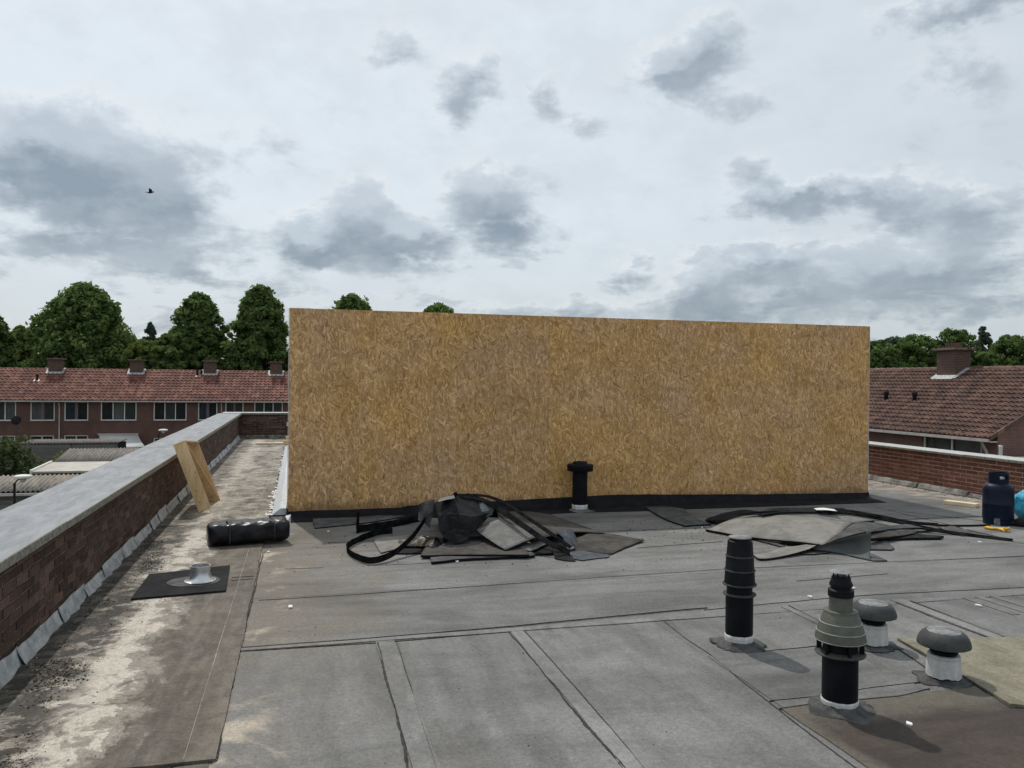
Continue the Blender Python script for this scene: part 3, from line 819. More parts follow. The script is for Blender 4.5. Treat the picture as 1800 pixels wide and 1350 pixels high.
right_wall, rtop = parapet('red brick parapet with pale coping behind the gas bottle', 'y', 9.72, 1, -4.9, 23.20, 0.03, 9, 0.635, M['brick_red'], M['mortar'], M['coping_pale'], (8.4, 13.2), [-2.0, 1.0, 4.0, 7.0, 10.0, 13.0, 16.0, 19.0], 9.685, 10.12)
back_wall, btop = parapet('short dark brick parapet with white coping closing the far end of the walkway', 'x', 23.22, 1, -2.0, 10.1, 0.10, 9, 0.715, M['brick'], M['mortar_dark'], M['coping_pale'], (-1.6, -1.6), [1.0, 4.0, 7.0], 23.17, 23.62)

# lead / felt flashing pieces along the foot of the walls
def flashing_piece(root, axis_x, sgn, y0, y1, h, mat, seed, lean=0.035):
    b = MB()
    n = max(4, int((y1 - y0) / 0.05))
    rows = []
    for i in range(n + 1):
        t = i / n
        y = y0 + (y1 - y0) * t
        w = mnoise.noise(Vector((seed, y * 4, 0)))
        w2 = mnoise.noise(Vector((seed + 9, y * 9, 0)))
        hh = h * (1 + 0.16 * w)
        step = 0.012 * (1 - t)
        px = axis_x
        rows.append([(px + sgn * (0.004 + step * .4), y, hh + 0.004), (px + sgn * (lean * 0.45 + 0.012 * w2 + step), y, hh * 0.62), (px + sgn * (lean + 0.014 * w + 0.010 * w2 + step), y, 0.022 + 0.012 * w2),
                     (px + sgn * (lean * 1.5 + 0.02 * w2 + step), y, 0.006)])
    for i, r_ in enumerate(rows):
        b.v += r_
        if i:
            k = (i - 1) * 4
            for j in range(3):
                b.f.append((k + j, k + j + 1, k + j + 5, k + j + 4))
    o = b.build('flashing_strip', mat, root, smooth=True)
    s = o.modifiers.new('thick', 'SOLIDIFY')
    s.thickness = 0.005
    s.offset = 1.0 if sgn > 0 else -1.0
    return o
y = -4.5
k = 0
while y < 23.0:
    L_ = rng.uniform(0.42, 0.95)
    flashing_piece(left_wall, -1.56, 1, y, min(y + L_ + 0.03, 23.1), rng.uniform(0.085, 0.12), M['lead'], k * 3.1)
    y += L_
    k += 1
y = 3.0
while y < 23.0:
    L_ = rng.uniform(0.6, 1.3)
    flashing_piece(right_wall, 9.72, -1, y, min(y + L_ + 0.03, 23.1), rng.uniform(0.06, 0.09), M['lead_dirty'], 100 + k * 3.1)
    y += L_
    k += 1
MB().box(-1.54, 9.7, 23.12, 23.216, 0.0, 0.10).build('upstand', M['lead_dirty'], back_wall)

# ------------------------------------------------------------------ boarded box on the roof
BX0, BX1, BY, BTOP, BDEP = -0.11, 8.04, 10.06, 2.52, 3.6
box = empty('boarded_structure', ((BX0 + BX1) / 2, BY + BDEP / 2, 0))
tag(box, 'long rooftop enclosure clad in bare golden strand board with black membrane foot', 'enclosure')
MB().box(BX0 + 0.02, BX1 - 0.02, BY + 0.02, BY + BDEP - 0.02, 0.0, BTOP - 0.02).build('frame_core', M['osb_edge'], box)
def osb_sheet(x0, x1, y0, y1, z0a, z0b, z1, name='strand_board'):
    b = MB()
    v = [(x0, y0, z0a), (x1, y0, z0b), (x1, y1, z0b), (x0, y1, z0a), (x0, y0, z1), (x1, y0, z1), (x1, y1, z1), (x0, y1, z1)]
    b.add(v, [(0, 3, 2, 1), (4, 5, 6, 7), (0, 1, 5, 4), (1, 2, 6, 5), (2, 3, 7, 6), (3, 0, 4, 7)])
    o = b.build(name, M['osb'], box)
    return o
def foot(x):   # the roof falls towards the left corner, so does the foot of the boards
    return 0.095 + 0.03 * math.sin((x - 1.5) * 0.9) + 0.02
jx = [BX0]
q = BX1
xs = []
while q - 1.22 > BX0:
    q -= 1.22
    xs.append(q)
jx += sorted(xs) + [BX1]
for i in range(len(jx) - 1):
    dyy = 0.0008 * (i % 2)
    osb_sheet(jx[i] + 0.0007, jx[i + 1] - 0.0007, BY + dyy, BY + 0.018 + dyy, 0.06, 0.06, BTOP)
    osb_sheet(jx[i] + 0.0007, jx[i + 1] - 0.0007, BY + BDEP - 0.018, BY + BDEP, 0.06, 0.06, BTOP)
for i in range(3):
    ya, yb = BY + 0.02 + i * (BDEP - 0.04) / 3, BY + 0.02 + (i + 1) * (BDEP - 0.04) / 3
    osb_sheet(BX0 + 0.001, BX0 + 0.019, ya + 0.0007, yb - 0.0007, 0.06, 0.06, BTOP)
    osb_sheet(BX1 - 0.019, BX1 - 0.001, ya + 0.0007, yb - 0.0007, 0.06, 0.06, BTOP)
for i in range(len(jx) - 1):
    MB().box(jx[i] + .001, jx[i + 1] - .001, BY + 0.0195, BY + BDEP - 0.0195, BTOP - 0.019, BTOP - 0.001).build('roof_board', M['osb'], box)
# pale corner battens
for xx in (BX0 - 0.010, BX1 + 0.002):
    MB().box(xx, xx + 0.008, BY - 0.001, BY + 0.03, 0.05, BTOP - 0.004).build('corner_batten', M['white_pipe'], box)
# black membrane wrapped up the foot, with a wavy upper edge
b = MB()
n = 90
def band_top(x):
    t = (x - BX0) / (BX1 - BX0)
    for (a, ha), (c, hc) in zip(BT[:-1], BT[1:]):
        if a <= t <= c:
            return ha + (hc - ha) * (t - a) / (c - a)
    return BT[-1][1]
BT = [(0, .075), (0.17, .082), (0.175, .100), (0.45, .155), (0.52, .170), (0.56, .160), (0.8, .115), (1.0, .095)]
for i in range(n + 1):
    x = BX0 - 0.015 + (BX1 - BX0 + 0.03) * i / n
    w = mnoise.noise(Vector((x * 2.5, 0, 0))) * 0.006
    h = band_top(min(max(x, BX0), BX1)) + w
    e = 0.5 + 0.5 * mnoise.noise(Vector((x * 1.3, 4, 0)))
    b.v += [(x, BY - 0.006, h), (x, BY - 0.012 - 0.01 * e, h * 0.45), (x, BY - 0.07 - 0.03 * e, 0.022), (x, BY - 0.34 - 0.10 * e, 0.007)]
    if i:
        k = (i - 1) * 4
        for j in range(3):
            b.f.append((k + j, k + j + 1, k + j + 5, k + j + 4))
o = b.build('membrane_upstand', M['membrane'], box, smooth=True)
s = o.modifiers.new('thick', 'SOLIDIFY'); s.thickness = 0.004; s.offset = 1
for sx in (0, 1):
    xx = (BX0 - 0.008, BX0 + .0005) if sx == 0 else (BX1 - .0005, BX1 + 0.008)
    MB().box(xx[0], xx[1], BY - 0.014, BY + BDEP, 0.004, 0.11).build('membrane_return', M['membrane'], box)
# timber ends poking out round the corner
for k, (dz, ll) in enumerate(((0.62, .10), (0.70, .06), (0.93, .045))):
    MB().box(BX0 - 0.02 - ll, BX0 + 0.002, BY + BDEP - 0.10 - 0.25 * k, BY + BDEP - 0.04 - 0.25 * k, dz, dz + 0.05).build('timber_end', M['timber_pale'], box)
# grey upstand strip running back along the walkway side of the box
up = empty('metal_upstand', (-0.2, 12, 0))
tag(up, 'grey metal edge strip with peeling white paint running back beside the boarded enclosure', 'flashing')
MB().add([(-0.30, 10.15, 0.02), (-0.13, 10.15, 0.02), (-0.13, 10.15, 0.10), (-0.20, 10.15, 0.10), (-0.30, 20, 0.02), (-0.13, 20, 0.02), (-0.13, 20, 0.10), (-0.20, 20, 0.10)],
         [(0, 3, 2, 1), (4, 5, 6, 7), (0, 1, 5, 4), (1, 2, 6, 5), (2, 3, 7, 6), (3, 0, 4, 7)]).build('strip', M['zinc'], up)
fl = MB()
for k in range(110):
    yy = 10.15 + 9 * rng.random() ** 2
    xx = -0.305 - abs(rng.gauss(0, 0.025))
    s_ = rng.uniform(0.008, 0.03)
    a = rng.uniform(0, 3.1)
    fl.add([(xx + s_ * math.cos(a + i * 1.57) * rng.uniform(.5, 1.2), yy + 2 * s_ * math.sin(a + i * 1.57), 0.021 + rng.uniform(0, .012)) for i in range(4)], [(0, 1, 2, 3)])
stuff(fl.build('paint_flakes', M['white_scrap'], up))

# ------------------------------------------------------------------ roof vents
def collar(root, c, r, seed, h=0.03, mat='bitumen'):
    def wob(rr, zz, a, i):
        w = mnoise.noise(Vector((math.cos(a) * 1.7 + seed, math.sin(a) * 1.7, i * .4)))
        w2 = mnoise.noise(Vector((math.cos(a) * 6 + seed, math.sin(a) * 6, i)))
        return rr * (1 + (0.30 * w + 0.12 * w2) * (i < 3)), zz + 0.004 * w2 * (i > 0)
    return MB().lathe(c, [(r * 1.06, 0.004), (r * 1.03, 0.012), (r * 0.80, 0.010 + h * 0.25), (r * 0.62, 0.012 + h * .6), (r * 0.55, h * 1.6), (r * 0.45, h * 1.7)], 64, wob).build('bitumen_collar', M[mat], root, smooth=True)
def white_sleeve(root, c, r, h, seed, z0=0.02):
    def wob(rr, zz, a, i):
        w = mnoise.noise(Vector((math.cos(a) * 4 + seed, math.sin(a) * 4, 2)))
        return rr, zz + (0.014 * w if i == 0 else 0.006 * w if i == 2 else 0)
    return MB().lathe(c, [(r, z0), (r, z0 + h * .6), (r, z0 + h), (r * 0.9, z0 + h + .002)], 40, wob, cap=False).build('white_sleeve', M['white_pipe'], root, smooth=True)
def lathe_part(name, root, c, prof, mat, n=40):
    return MB().lathe(c, prof, n).build(name, M[mat], root, smooth=True, angle=35)

c = (2.73, 4.60, 0.0)
v = empty('roof_vent', c)
tag(v, 'tall black ribbed roof vent pipe with flat grey cap, nearest the pile of felt sheets', 'vent pipe', 'roof vents')
collar(v, c, 0.165, 3, 0.026)
white_sleeve(v, c, 0.0895, 0.050, 3, 0.030)
lathe_part('pipe', v, c, [(0.086, 0.05), (0.086, 0.335), (0.080, 0.338), (0.080, 0.40), (0.096, 0.402), (0.091, 0.49), (0.090, 0.492), (0.085, 0.58), (0.084, 0.582), (0.077, 0.672), (0.068, 0.680), (0.05, 0.68)], 'black_plastic')
for z, r in ((0.335, 0.104), (0.398, 0.107), (0.487, 0.098), (0.577, 0.0905)):
    lathe_part('ring', v, c, [(r - .02, z - 0.003), (r - 0.002, z - 0.004), (r, z), (r - 0.001, z + 0.004), (r - .02, z + 0.007)], 'black_rim')
lathe_part('cap', v, c, [(0.03, 0.678), (0.03, 0.690), (0.070, 0.690), (0.072, 0.694), (0.070, 0.698), (0.0, 0.701)], 'chalky')

c = (2.705, 3.575, 0.0)
v = empty('flue_terminal', c)
tag(v, 'black flue pipe with olive green stepped hood and small disc cap', 'flue', 'roof vents')
collar(v, c, 0.165, 11, 0.026)
white_sleeve(v, c, 0.0915, 0.024, 12, 0.040)
lathe_part('pipe', v, c, [(0.088, 0.05), (0.088, 0.30), (0.084, 0.302), (0.084, 0.375), (0.06, 0.376)], 'black_plastic')
lathe_part('flange', v, c, [(0.085, 0.296), (0.122, 0.294), (0.125, 0.300), (0.121, 0.304), (0.085, 0.312)], 'black_rim')
for k in range(6):
    a = k * math.pi / 3 + .3
    MB().obox((c[0] + .103 * math.cos(a), c[1] + .103 * math.sin(a), .335), (.012 * math.cos(a), .012 * math.sin(a), 0), (-.006 * math.sin(a), .006 * math.cos(a), 0), (0, 0, .03)).build('fin', M['black_plastic'], v)
lathe_part('hood', v, c, [(0.118, 0.362), (0.126, 0.366), (0.1255, 0.372), (0.118, 0.412), (0.1165, 0.413), (0.103, 0.457), (0.101, 0.458), (0.084, 0.503), (0.083, 0.505), (0.083, 0.516), (0.06, 0.518)], 'olive')
for z, r in ((0.3685, 0.1258), (0.4125, 0.1180), (0.4575, 0.1028)):
    lathe_part('hood_rim', v, c, [(r - .004, z - .0028), (r + .0016, z - .001), (r + .0016, z + .0014), (r - .004, z + .003)], 'olive_rim')
lathe_part('neck', v, c, [(0.058, 0.51), (0.058, 0.590), (0.05, 0.592)], 'olive')
lathe_part('collar_band', v, c, [(0.058, 0.588), (0.0635, 0.590), (0.0635, 0.622), (0.055, 0.628), (0.050, 0.63), (0.050, 0.640), (0.056, 0.642), (0.0575, 0.652), (0.048, 0.672), (0.046, 0.69), (0.03, 0.691)], 'black_plastic')
for k in range(4):
    a = k * math.pi / 2 + .5
    MB().tube([(c[0] + .040 * math.cos(a), c[1] + .040 * math.sin(a), .685), (c[0] + .040 * math.cos(a), c[1] + .040 * math.sin(a), .712)], .0035, 6).build('pin', M['black_plastic'], v)
lathe_part('cap', v, c, [(0.0, 0.708), (0.056, 0.712), (0.058, 0.714), (0.02, 0.719), (0.0, 0.7195)], 'chalky')

def mushroom(c, label, seed):
    v = empty('mushroom_vent', c)
    tag(v, label, 'roof vent', 'roof vents')
    collar(v, c, 0.145, seed, 0.014)
    def wob(rr, zz, a, i):
        w = mnoise.noise(Vector((math.cos(a) * 3 + seed, math.sin(a) * 3, 2)))
        return rr, zz + (0.010 * w if i == 0 else 0)
    MB().lathe(c, [(0.092, 0.028), (0.090, 0.08), (0.0855, 0.128), (0.0875, 0.131), (0.0875, 0.142), (0.083, 0.148), (0.07, 0.149)], 40, wob).build('white_sleeve', M['white_pipe'], v, smooth=True, angle=35)
    lathe_part('neck', v, c, [(0.066, 0.145), (0.066, 0.158), (0.074, 0.160), (0.074, 0.170), (0.067, 0.172), (0.067, 0.186), (0.077, 0.188), (0.077, 0.222)], 'black_plastic')
    lathe_part('hood', v, c, [(0.07, 0.216), (0.134, 0.198), (0.1395, 0.201), (0.1405, 0.208), (0.137, 0.226), (0.129, 0.246), (0.115, 0.266), (0.098, 0.278), (0.095, 0.2785), (0.090, 0.276), (0.085, 0.276)], 'grey_plastic', 48)
    lathe_part('top_disc', v, c, [(0.0895, 0.271), (0.0895, 0.2795), (0.085, 0.282), (0.05, 0.284), (0.0, 0.285)], 'chalky', 48)
    return v
mushroom((3.57, 4.40, 0), 'dark mushroom roof vent on white sleeve partly hidden behind the olive flue', 21)
mushroom((3.567, 3.81, 0), 'dark mushroom roof vent on white sleeve nearest the yellowish roofing patch', 33)

c = (3.52, 9.84, 0.0)
v = empty('roof_vent', c)
tag(v, 'black capped vent pipe standing close in front of the strand board wall', 'vent pipe', 'roof vents')
collar(v, c, 0.17, 41, 0.03, 'felt_cross')
white_sleeve(v, c, 0.101, 0.06, 43, 0.03)
lathe_part('pipe', v, c, [(0.097, 0.06), (0.097, 0.53), (0.08, 0.531)], 'black_plastic')
lathe_part('cap', v, c, [(0.10, 0.520), (0.164, 0.522), (0.168, 0.528), (0.168, 0.598), (0.160, 0.606), (0.100, 0.612), (0.095, 0.618), (0.090, 0.640), (0.05, 0.645), (0, 0.646)], 'black_plastic')

# ------------------------------------------------------------------ torn-up roofing felt
def cr(p0, p1, p2, p3, t):
    return 0.5 * ((2 * p1) + (p2 - p0) * t + (2 * p0 - 5 * p1 + 4 * p2 - p3) * t * t + (3 * p1 - p0 - 3 * p2 + p3) * t ** 3)
def spline(pts, res):
    if len(pts) == 2:
        return [pts[0].lerp(pts[1], i / res) for i in range(res + 1)]
    ext = [2 * pts[0] - pts[1]] + pts + [2 * pts[-1] - pts[-2]]
    out = []
    for i in range(len(pts) - 1):
        for k in range(res):
            out.append(cr(ext[i], ext[i + 1], ext[i + 2], ext[i + 3], k / res))
    out.append(pts[-1].copy())
    return out
def felt_sheet(label, grid, mat, th=0.009, res=5, rag=0.012, seed=0, ripple=0.006, under='scrap_dark', name='felt_scrap', cat='roofing felt', group='torn roofing felt', crease=False):
    def line(pts):
        if not crease:
            return spline(pts, res)
        return [pts[i].lerp(pts[i + 1], k / res) for i in range(len(pts) - 1) for k in range(res)] + [pts[-1].copy()]
    rows = [line([Vector(p) for p in r_]) for r_ in grid]
    cols = [line([rows[i][j] for i in range(len(rows))]) for j in range(len(rows[0]))]
    nu, nv = len(cols), len(cols[0])
    P = [[cols[u][v_].copy() for v_ in range(nv)] for u in range(nu)]
    for u in range(nu):
        for v_ in range(nv):
            p = P[u][v_]
            s = Vector((p.x * 5 + seed, p.y * 5, seed * 1.3))
            edge = u in (0, nu - 1) or v_ in (0, nv - 1)
            if edge:
                p += Vector((mnoise.noise(s * 2.2), mnoise.noise(s * 2.2 + Vector((7, 7, 7))), 0)) * rag
            p.z = max(p.z + mnoise.noise(s) * ripple, 0.010 + th)
    # normals
    top, bot = [], []
    for u in range(nu):
        for v_ in range(nv):
            du = P[min(u + 1, nu - 1)][v_] - P[max(u - 1, 0)][v_]
            dv = P[u][min(v_ + 1, nv - 1)] - P[u][max(v_ - 1, 0)]
            n = du.cross(dv)
            n = n.normalized() if n.length > 1e-9 else Vector((0, 0, 1))
            top.append((P[u][v_], n))
    zmean = sum((n.z for _, n in top)) / len(top)
    sgn = 1 if zmean >= 0 else -1
    b = MB()
    b.v = [tuple(p) for p, n in top] + [tuple(p - n * sgn * th) for p, n in top]
    N = nu * nv
    idx = lambda u, v_: u * nv + v_
    nt = 0
    for u in range(nu - 1):
        for v_ in range(nv - 1):
            q = (idx(u, v_), idx(u + 1, v_), idx(u + 1, v_ + 1), idx(u, v_ + 1))
            b.f.append(q if sgn > 0 else q[::-1])
            nt += 1
    for f in list(b.f):
        b.f.append(tuple(i + N for i in f[::-1]))
    ring = [idx(u, 0) for u in range(nu)] + [idx(nu - 1, v_) for v_ in range(1, nv)] + [idx(u, nv - 1) for u in range(nu - 2, -1, -1)] + [idx(0, v_) for v_ in range(nv - 2, 0, -1)]
    for i in range(len(ring)):
        a, c_ = ring[i], ring[(i + 1) % len(ring)]
        b.f.append((a, c_, c_ + N, a + N) if sgn < 0 else (c_, a, a + N, c_ + N))
    base = sum((p for p, _ in top), Vector()) / len(top)
    base.z = 0.0
    me_o = b.build(name, M[mat], None, base=base)
    me = me_o.data
    me.materials.append(M[under])
    me.materials.append(M['scrap_edge'])
    sm_ = []
    mi = []
    for i in range(len(me.polygons)):
        mi.append(0 if i < nt else 1 if i < 2 * nt else 2)
        sm_.append(i < 2 * nt and not crease)
    me.polygons.foreach_set('material_index', mi)
    me.polygons.foreach_set('use_smooth', sm_)
    return tag(me_o, label, cat, group)
def band(label, pts, w, th, mat='strip_black', upright=True, res=6, seed=0, tilt=0.0, name='felt_strip', group='torn roofing felt', cat='roofing felt'):
    """long strip of felt; upright strips stand on edge, the others lie flat"""
    pl = spline([Vector(p) for p in pts], res)
    b = MB()
    for i, p in enumerate(pl):
        d = (pl[min(i + 1, len(pl) - 1)] - pl[max(i - 1, 0)]).normalized()
        side = Vector((-d.y, d.x, 0)).normalized()
        if upright:
            up_ = (Vector((0, 0, 1)) + side * tilt).normalized()
            ww = w * (1 + 0.12 * mnoise.noise(Vector((i * .4, seed, 0))))
            a = p + side * th / 2
            c_ = p - side * th / 2
            b.v += [tuple(a), tuple(c_), tuple(c_ + up_ * ww), tuple(a + up_ * ww)]
        else:
            tw = tilt + 0.25 * mnoise.noise(Vector((i * .2, seed, 3)))
            sd = (side * math.cos(tw) + Vector((0, 0, 1)) * math.sin(tw)).normalized()
            nn = d.cross(sd).normalized()
            ww = w * (1 + 0.15 * mnoise.noise(Vector((i * .4, seed, 0))))
            b.v += [tuple(p + sd * ww / 2), tuple(p - sd * ww / 2), tuple(p - sd * ww / 2 + nn * th), tuple(p + sd * ww / 2 + nn * th)]
        if i:
            k = (i - 1) * 4
            for j in range(4):
                j2 = (j + 1) % 4
                b.f.append((k + j, k + 4 + j, k + 4 + j2, k + j2))
    L_ = len(pl) * 4
    b.f += [(0, 1, 2, 3), (L_ - 1, L_ - 2, L_ - 3, L_ - 4)]
    base = Vector(pl[0])
    base.z = 0
    o = b.build(name, M[mat], None, smooth=True, base=base, angle=40)
    return tag(o, label, cat, group)

# ---- left heap, in front of the board wall
felt_sheet('flat grey felt offcut lying alone left of the heap, against the board wall', [[(0.174, 9.962, 0.000), (0.714, 10.105, 0.000), (1.258, 10.261, 0.000)], [(0.178, 9.456, 0.020), (0.700, 9.521, 0.030), (1.246, 9.877, 0.020)], [(0.186, 9.208, 0.000), (0.744, 9.419, 0.000), (1.269, 9.784, 0.000)]], 'scrap_grey', seed=1)
felt_sheet('low dark felt sheet at the very bottom of the left heap', [[(0.943, 8.284, 0.000), (1.607, 8.357, 0.000), (2.217, 8.324, 0.000), (2.696, 8.130, 0.000)], [(0.964, 7.969, 0.000), (1.531, 7.960, -0.000), (2.090, 7.842, 0.000), (2.624, 7.729, 0.000)], [(0.880, 7.722, 0.000), (1.462, 7.598, 0.000), (1.995, 7.485, 0.000), (2.532, 7.370, 0.000)]], 'scrap_dark', seed=2)
felt_sheet('tan weathered felt piece lying inside the upright strip loop', [[(0.773, 8.500, 0.000), (0.980, 8.613, -0.000), (1.177, 8.636, 0.000)], [(0.763, 8.023, 0.020), (0.945, 8.104, 0.030), (1.100, 8.239, 0.020)], [(0.778, 7.770, 0.000), (0.936, 7.920, 0.000), (1.091, 8.081, 0.000)]], 'scrap_tan', seed=3, th=0.006)
felt_sheet('long grey felt sheet along the front of the left heap, dark front edge', [[(1.233, 7.886, 0.050), (1.518, 7.896, 0.070), (1.796, 7.845, 0.080), (2.112, 7.602, 0.070)], [(1.173, 7.679, 0.045), (1.467, 7.624, 0.060), (1.735, 7.572, 0.070), (2.115, 7.407, 0.060)], [(1.108, 7.460, 0.040), (1.428, 7.419, 0.045), (1.734, 7.330, 0.050), (2.098, 7.252, 0.050)]], 'scrap_brown', seed=4, th=0.020)
felt_sheet('narrow grey felt board lowest in front of the left heap', [[(1.192, 7.414, 0.025), (1.519, 7.470, 0.030), (1.906, 7.469, 0.040), (2.160, 7.367, 0.050)], [(1.172, 7.226, 0.015), (1.511, 7.296, 0.020), (1.863, 7.296, 0.030), (2.163, 7.284, 0.035)]], 'scrap_grey', seed=5, th=0.022)
felt_sheet('big dark felt sheet buckled up into the hump of the left heap', [
    [(1.542, 9.211, 0.100), (1.742, 9.251, 0.100), (1.961, 9.167, 0.100), (2.231, 8.995, 0.100)],
    [(1.327, 8.042, 0.450), (1.530, 8.137, 0.500), (1.761, 8.185, 0.440), (2.032, 8.297, 0.350)],
    [(1.339, 7.934, 0.330), (1.446, 7.832, 0.360), (1.670, 7.860, 0.320), (1.963, 8.110, 0.310)],
    [(1.352, 7.869, 0.200), (1.436, 7.789, 0.100), (1.594, 7.762, 0.110), (1.915, 8.113, 0.270)]], 'scrap_dark', seed=6, th=0.008, ripple=0.016, res=5, rag=0.02, crease=True)
felt_sheet('pale strip added as a painted highlight on the crest of the hump', [[(1.363, 8.015, 0.470), (1.458, 8.098, 0.490), (1.541, 8.099, 0.505)], [(1.361, 7.934, 0.465), (1.441, 7.937, 0.485), (1.521, 7.931, 0.495)]], 'scrap_pale', seed=67, th=0.006, crease=True, ripple=0.004)  # pale strip put in as the bright highlight along the ridge
felt_sheet('dark felt lobe folded under the front of the hump', [[(1.358, 7.899, 0.200), (1.499, 7.802, 0.190), (1.666, 7.836, 0.200)], [(1.378, 7.819, 0.130), (1.488, 7.738, 0.080), (1.612, 7.735, 0.120)]], 'scrap_dark', seed=66, th=0.008, crease=True, ripple=0.015)
felt_sheet('pale grey flap hanging at the left of the buckled hump', [[(1.193, 8.142, 0.410), (1.266, 8.131, 0.450), (1.330, 8.026, 0.475)], [(1.201, 8.234, 0.320), (1.250, 8.091, 0.330), (1.320, 8.094, 0.310)], [(1.187, 8.169, 0.250), (1.242, 8.106, 0.230), (1.286, 8.056, 0.180)]], 'scrap_grey', seed=7, th=0.006, crease=True)
felt_sheet('bluish grey sheared felt flap on the right shoulder of the hump', [[(1.774, 8.214, 0.400), (1.857, 8.182, 0.420), (1.954, 8.179, 0.400)], [(1.760, 8.062, 0.330), (1.845, 8.019, 0.340), (1.950, 8.109, 0.340)], [(1.746, 7.939, 0.230), (1.846, 8.021, 0.270), (1.935, 8.069, 0.300)]], 'scrap_blue', seed=8, th=0.006, crease=True)
felt_sheet('pale scratched felt sheet propped as a diamond on the left heap', [[(1.727, 7.957, 0.170), (1.859, 7.973, 0.220), (1.986, 7.959, 0.270)], [(1.807, 7.643, 0.130), (1.956, 7.695, 0.170), (2.141, 7.778, 0.210)], [(1.906, 7.403, 0.070), (2.086, 7.490, 0.110), (2.305, 7.610, 0.150)]], 'scrap_pale', seed=9, th=0.016)
felt_sheet('small pale felt piece tucked below the diamond sheet', [[(2.065, 7.556, 0.070), (2.191, 7.676, 0.080), (2.321, 7.802, 0.090)], [(2.151, 7.395, 0.050), (2.294, 7.530, 0.060), (2.438, 7.675, 0.070)]], 'scrap_pale', seed=10, th=0.010)
felt_sheet('grey felt piece lying flat below the small pale one', [[(2.172, 7.408, 0.030), (2.369, 7.586, 0.040), (2.451, 7.659, 0.050)], [(2.180, 7.379, 0.025), (2.324, 7.350, 0.030), (2.375, 7.365, 0.030)]], 'scrap_dark', seed=11, th=0.008)
felt_sheet('brownish felt sheet sloping away behind the crossing strips', [[(2.136, 8.719, 0.200), (2.544, 9.175, 0.140), (2.986, 9.435, 0.050)], [(2.176, 8.060, 0.170), (2.662, 8.642, 0.100), (3.086, 8.697, 0.050)], [(2.241, 7.552, 0.130), (2.771, 8.074, 0.080), (3.211, 8.166, 0.040)]], 'scrap_brown', seed=12, th=0.008)
felt_sheet('broad grey felt sheet spread flat at the right tip of the left heap', [[(2.661, 7.665, 0.080), (3.011, 8.121, 0.050), (3.242, 8.214, 0.030), (3.496, 7.778, 0.030)], [(2.648, 7.539, 0.060), (2.901, 7.739, 0.050), (3.122, 7.795, 0.030), (3.231, 7.559, 0.020)], [(2.616, 7.414, 0.020), (2.769, 7.382, 0.020), (2.860, 7.283, 0.020), (2.929, 7.266, 0.015)]], 'scrap_brown', seed=13, th=0.010)
felt_sheet('crumpled bluish felt fold where the crossing strips land', [[(2.505, 7.704, 0.170), (2.604, 7.731, 0.190), (2.699, 7.759, 0.170)], [(2.558, 7.626, 0.120), (2.608, 7.564, 0.130), (2.736, 7.724, 0.100)], [(2.565, 7.468, 0.050), (2.592, 7.446, 0.070), (2.665, 7.536, 0.060)]], 'scrap_blue', seed=14, th=0.006, ripple=0.02, crease=True)
felt_sheet('bluish felt sliver in front of the right tip of the left heap', [[(2.482, 7.342, 0.030), (2.662, 7.410, 0.030), (2.805, 7.321, 0.020), (2.895, 7.224, 0.020)], [(2.461, 7.164, 0.015), (2.568, 7.068, 0.015), (2.732, 7.131, 0.015), (2.856, 7.154, 0.015)]], 'scrap_blue', seed=15, th=0.006, crease=True)
felt_sheet('crumpled dark plastic tucked under the hump', [[(0.993, 8.218, 0.040), (1.158, 8.156, 0.080), (1.333, 7.985, 0.100), (1.483, 8.013, 0.060)], [(0.986, 7.927, 0.030), (1.151, 7.904, 0.050), (1.262, 7.720, 0.060), (1.404, 7.735, 0.040)]], 'wrap', seed=16, th=0.004, ripple=0.03, crease=True, name='plastic_scrap', cat='plastic')
felt_sheet('dark broken felt bits at the foot of the crossing strips', [[(2.385, 7.415, 0.030), (2.468, 7.354, 0.050), (2.513, 7.284, 0.030)], [(2.331, 7.192, 0.015), (2.397, 7.105, 0.015), (2.492, 7.060, 0.015)]], 'scrap_dark', seed=17, th=0.006, ripple=0.02, crease=True)
band('upright dark felt strip with a raised end, left of the heap', [(0.623, 8.881, 0.000), (0.836, 9.006, 0.000), (1.110, 9.197, -0.000), (1.316, 9.379, 0.000), (1.456, 9.505, 0.000)], 0.085, 0.008, seed=1, tilt=0.15)
band('short dark felt tongue sticking straight up left of the heap', [(0.621, 8.848, 0.000), (0.635, 8.879, 0.000), (0.647, 8.876, 0.000)], 0.23, 0.010, seed=2, res=2)
band('dark upright felt strip bent into a long open loop', [(0.989, 8.698, 0.020), (0.836, 8.675, 0.012), (0.643, 8.405, 0.012), (0.498, 8.091, 0.012), (0.468, 7.856, 0.012), (0.527, 7.544, 0.012), (0.635, 7.355, 0.012), (0.768, 7.408, 0.020), (0.917, 7.579, 0.050), (1.079, 7.794, 0.130), (1.224, 8.068, 0.220), (1.287, 8.177, 0.280)], 0.062, 0.008, seed=3, tilt=-0.1)
band('lower of two dark felt strips arching right from the hump', [(1.597, 8.142, 0.480), (1.842, 8.198, 0.430), (2.007, 7.998, 0.350), (2.134, 7.689, 0.260), (2.303, 7.375, 0.140), (2.499, 7.243, 0.050)], 0.055, 0.012, upright=False, seed=4, tilt=0.6)
band('upper of two dark felt strips arching right from the hump', [(1.553, 8.162, 0.490), (1.889, 8.270, 0.460), (2.076, 8.156, 0.400), (2.233, 7.834, 0.300), (2.372, 7.508, 0.200), (2.518, 7.281, 0.090)], 0.036, 0.010, upright=False, seed=5, tilt=0.5)
band('thin dark felt sliver behind the left flap of the hump', [(1.144, 9.218, 0.060), (1.256, 9.229, 0.100), (1.362, 9.159, 0.160)], 0.03, 0.006, upright=False, seed=6)
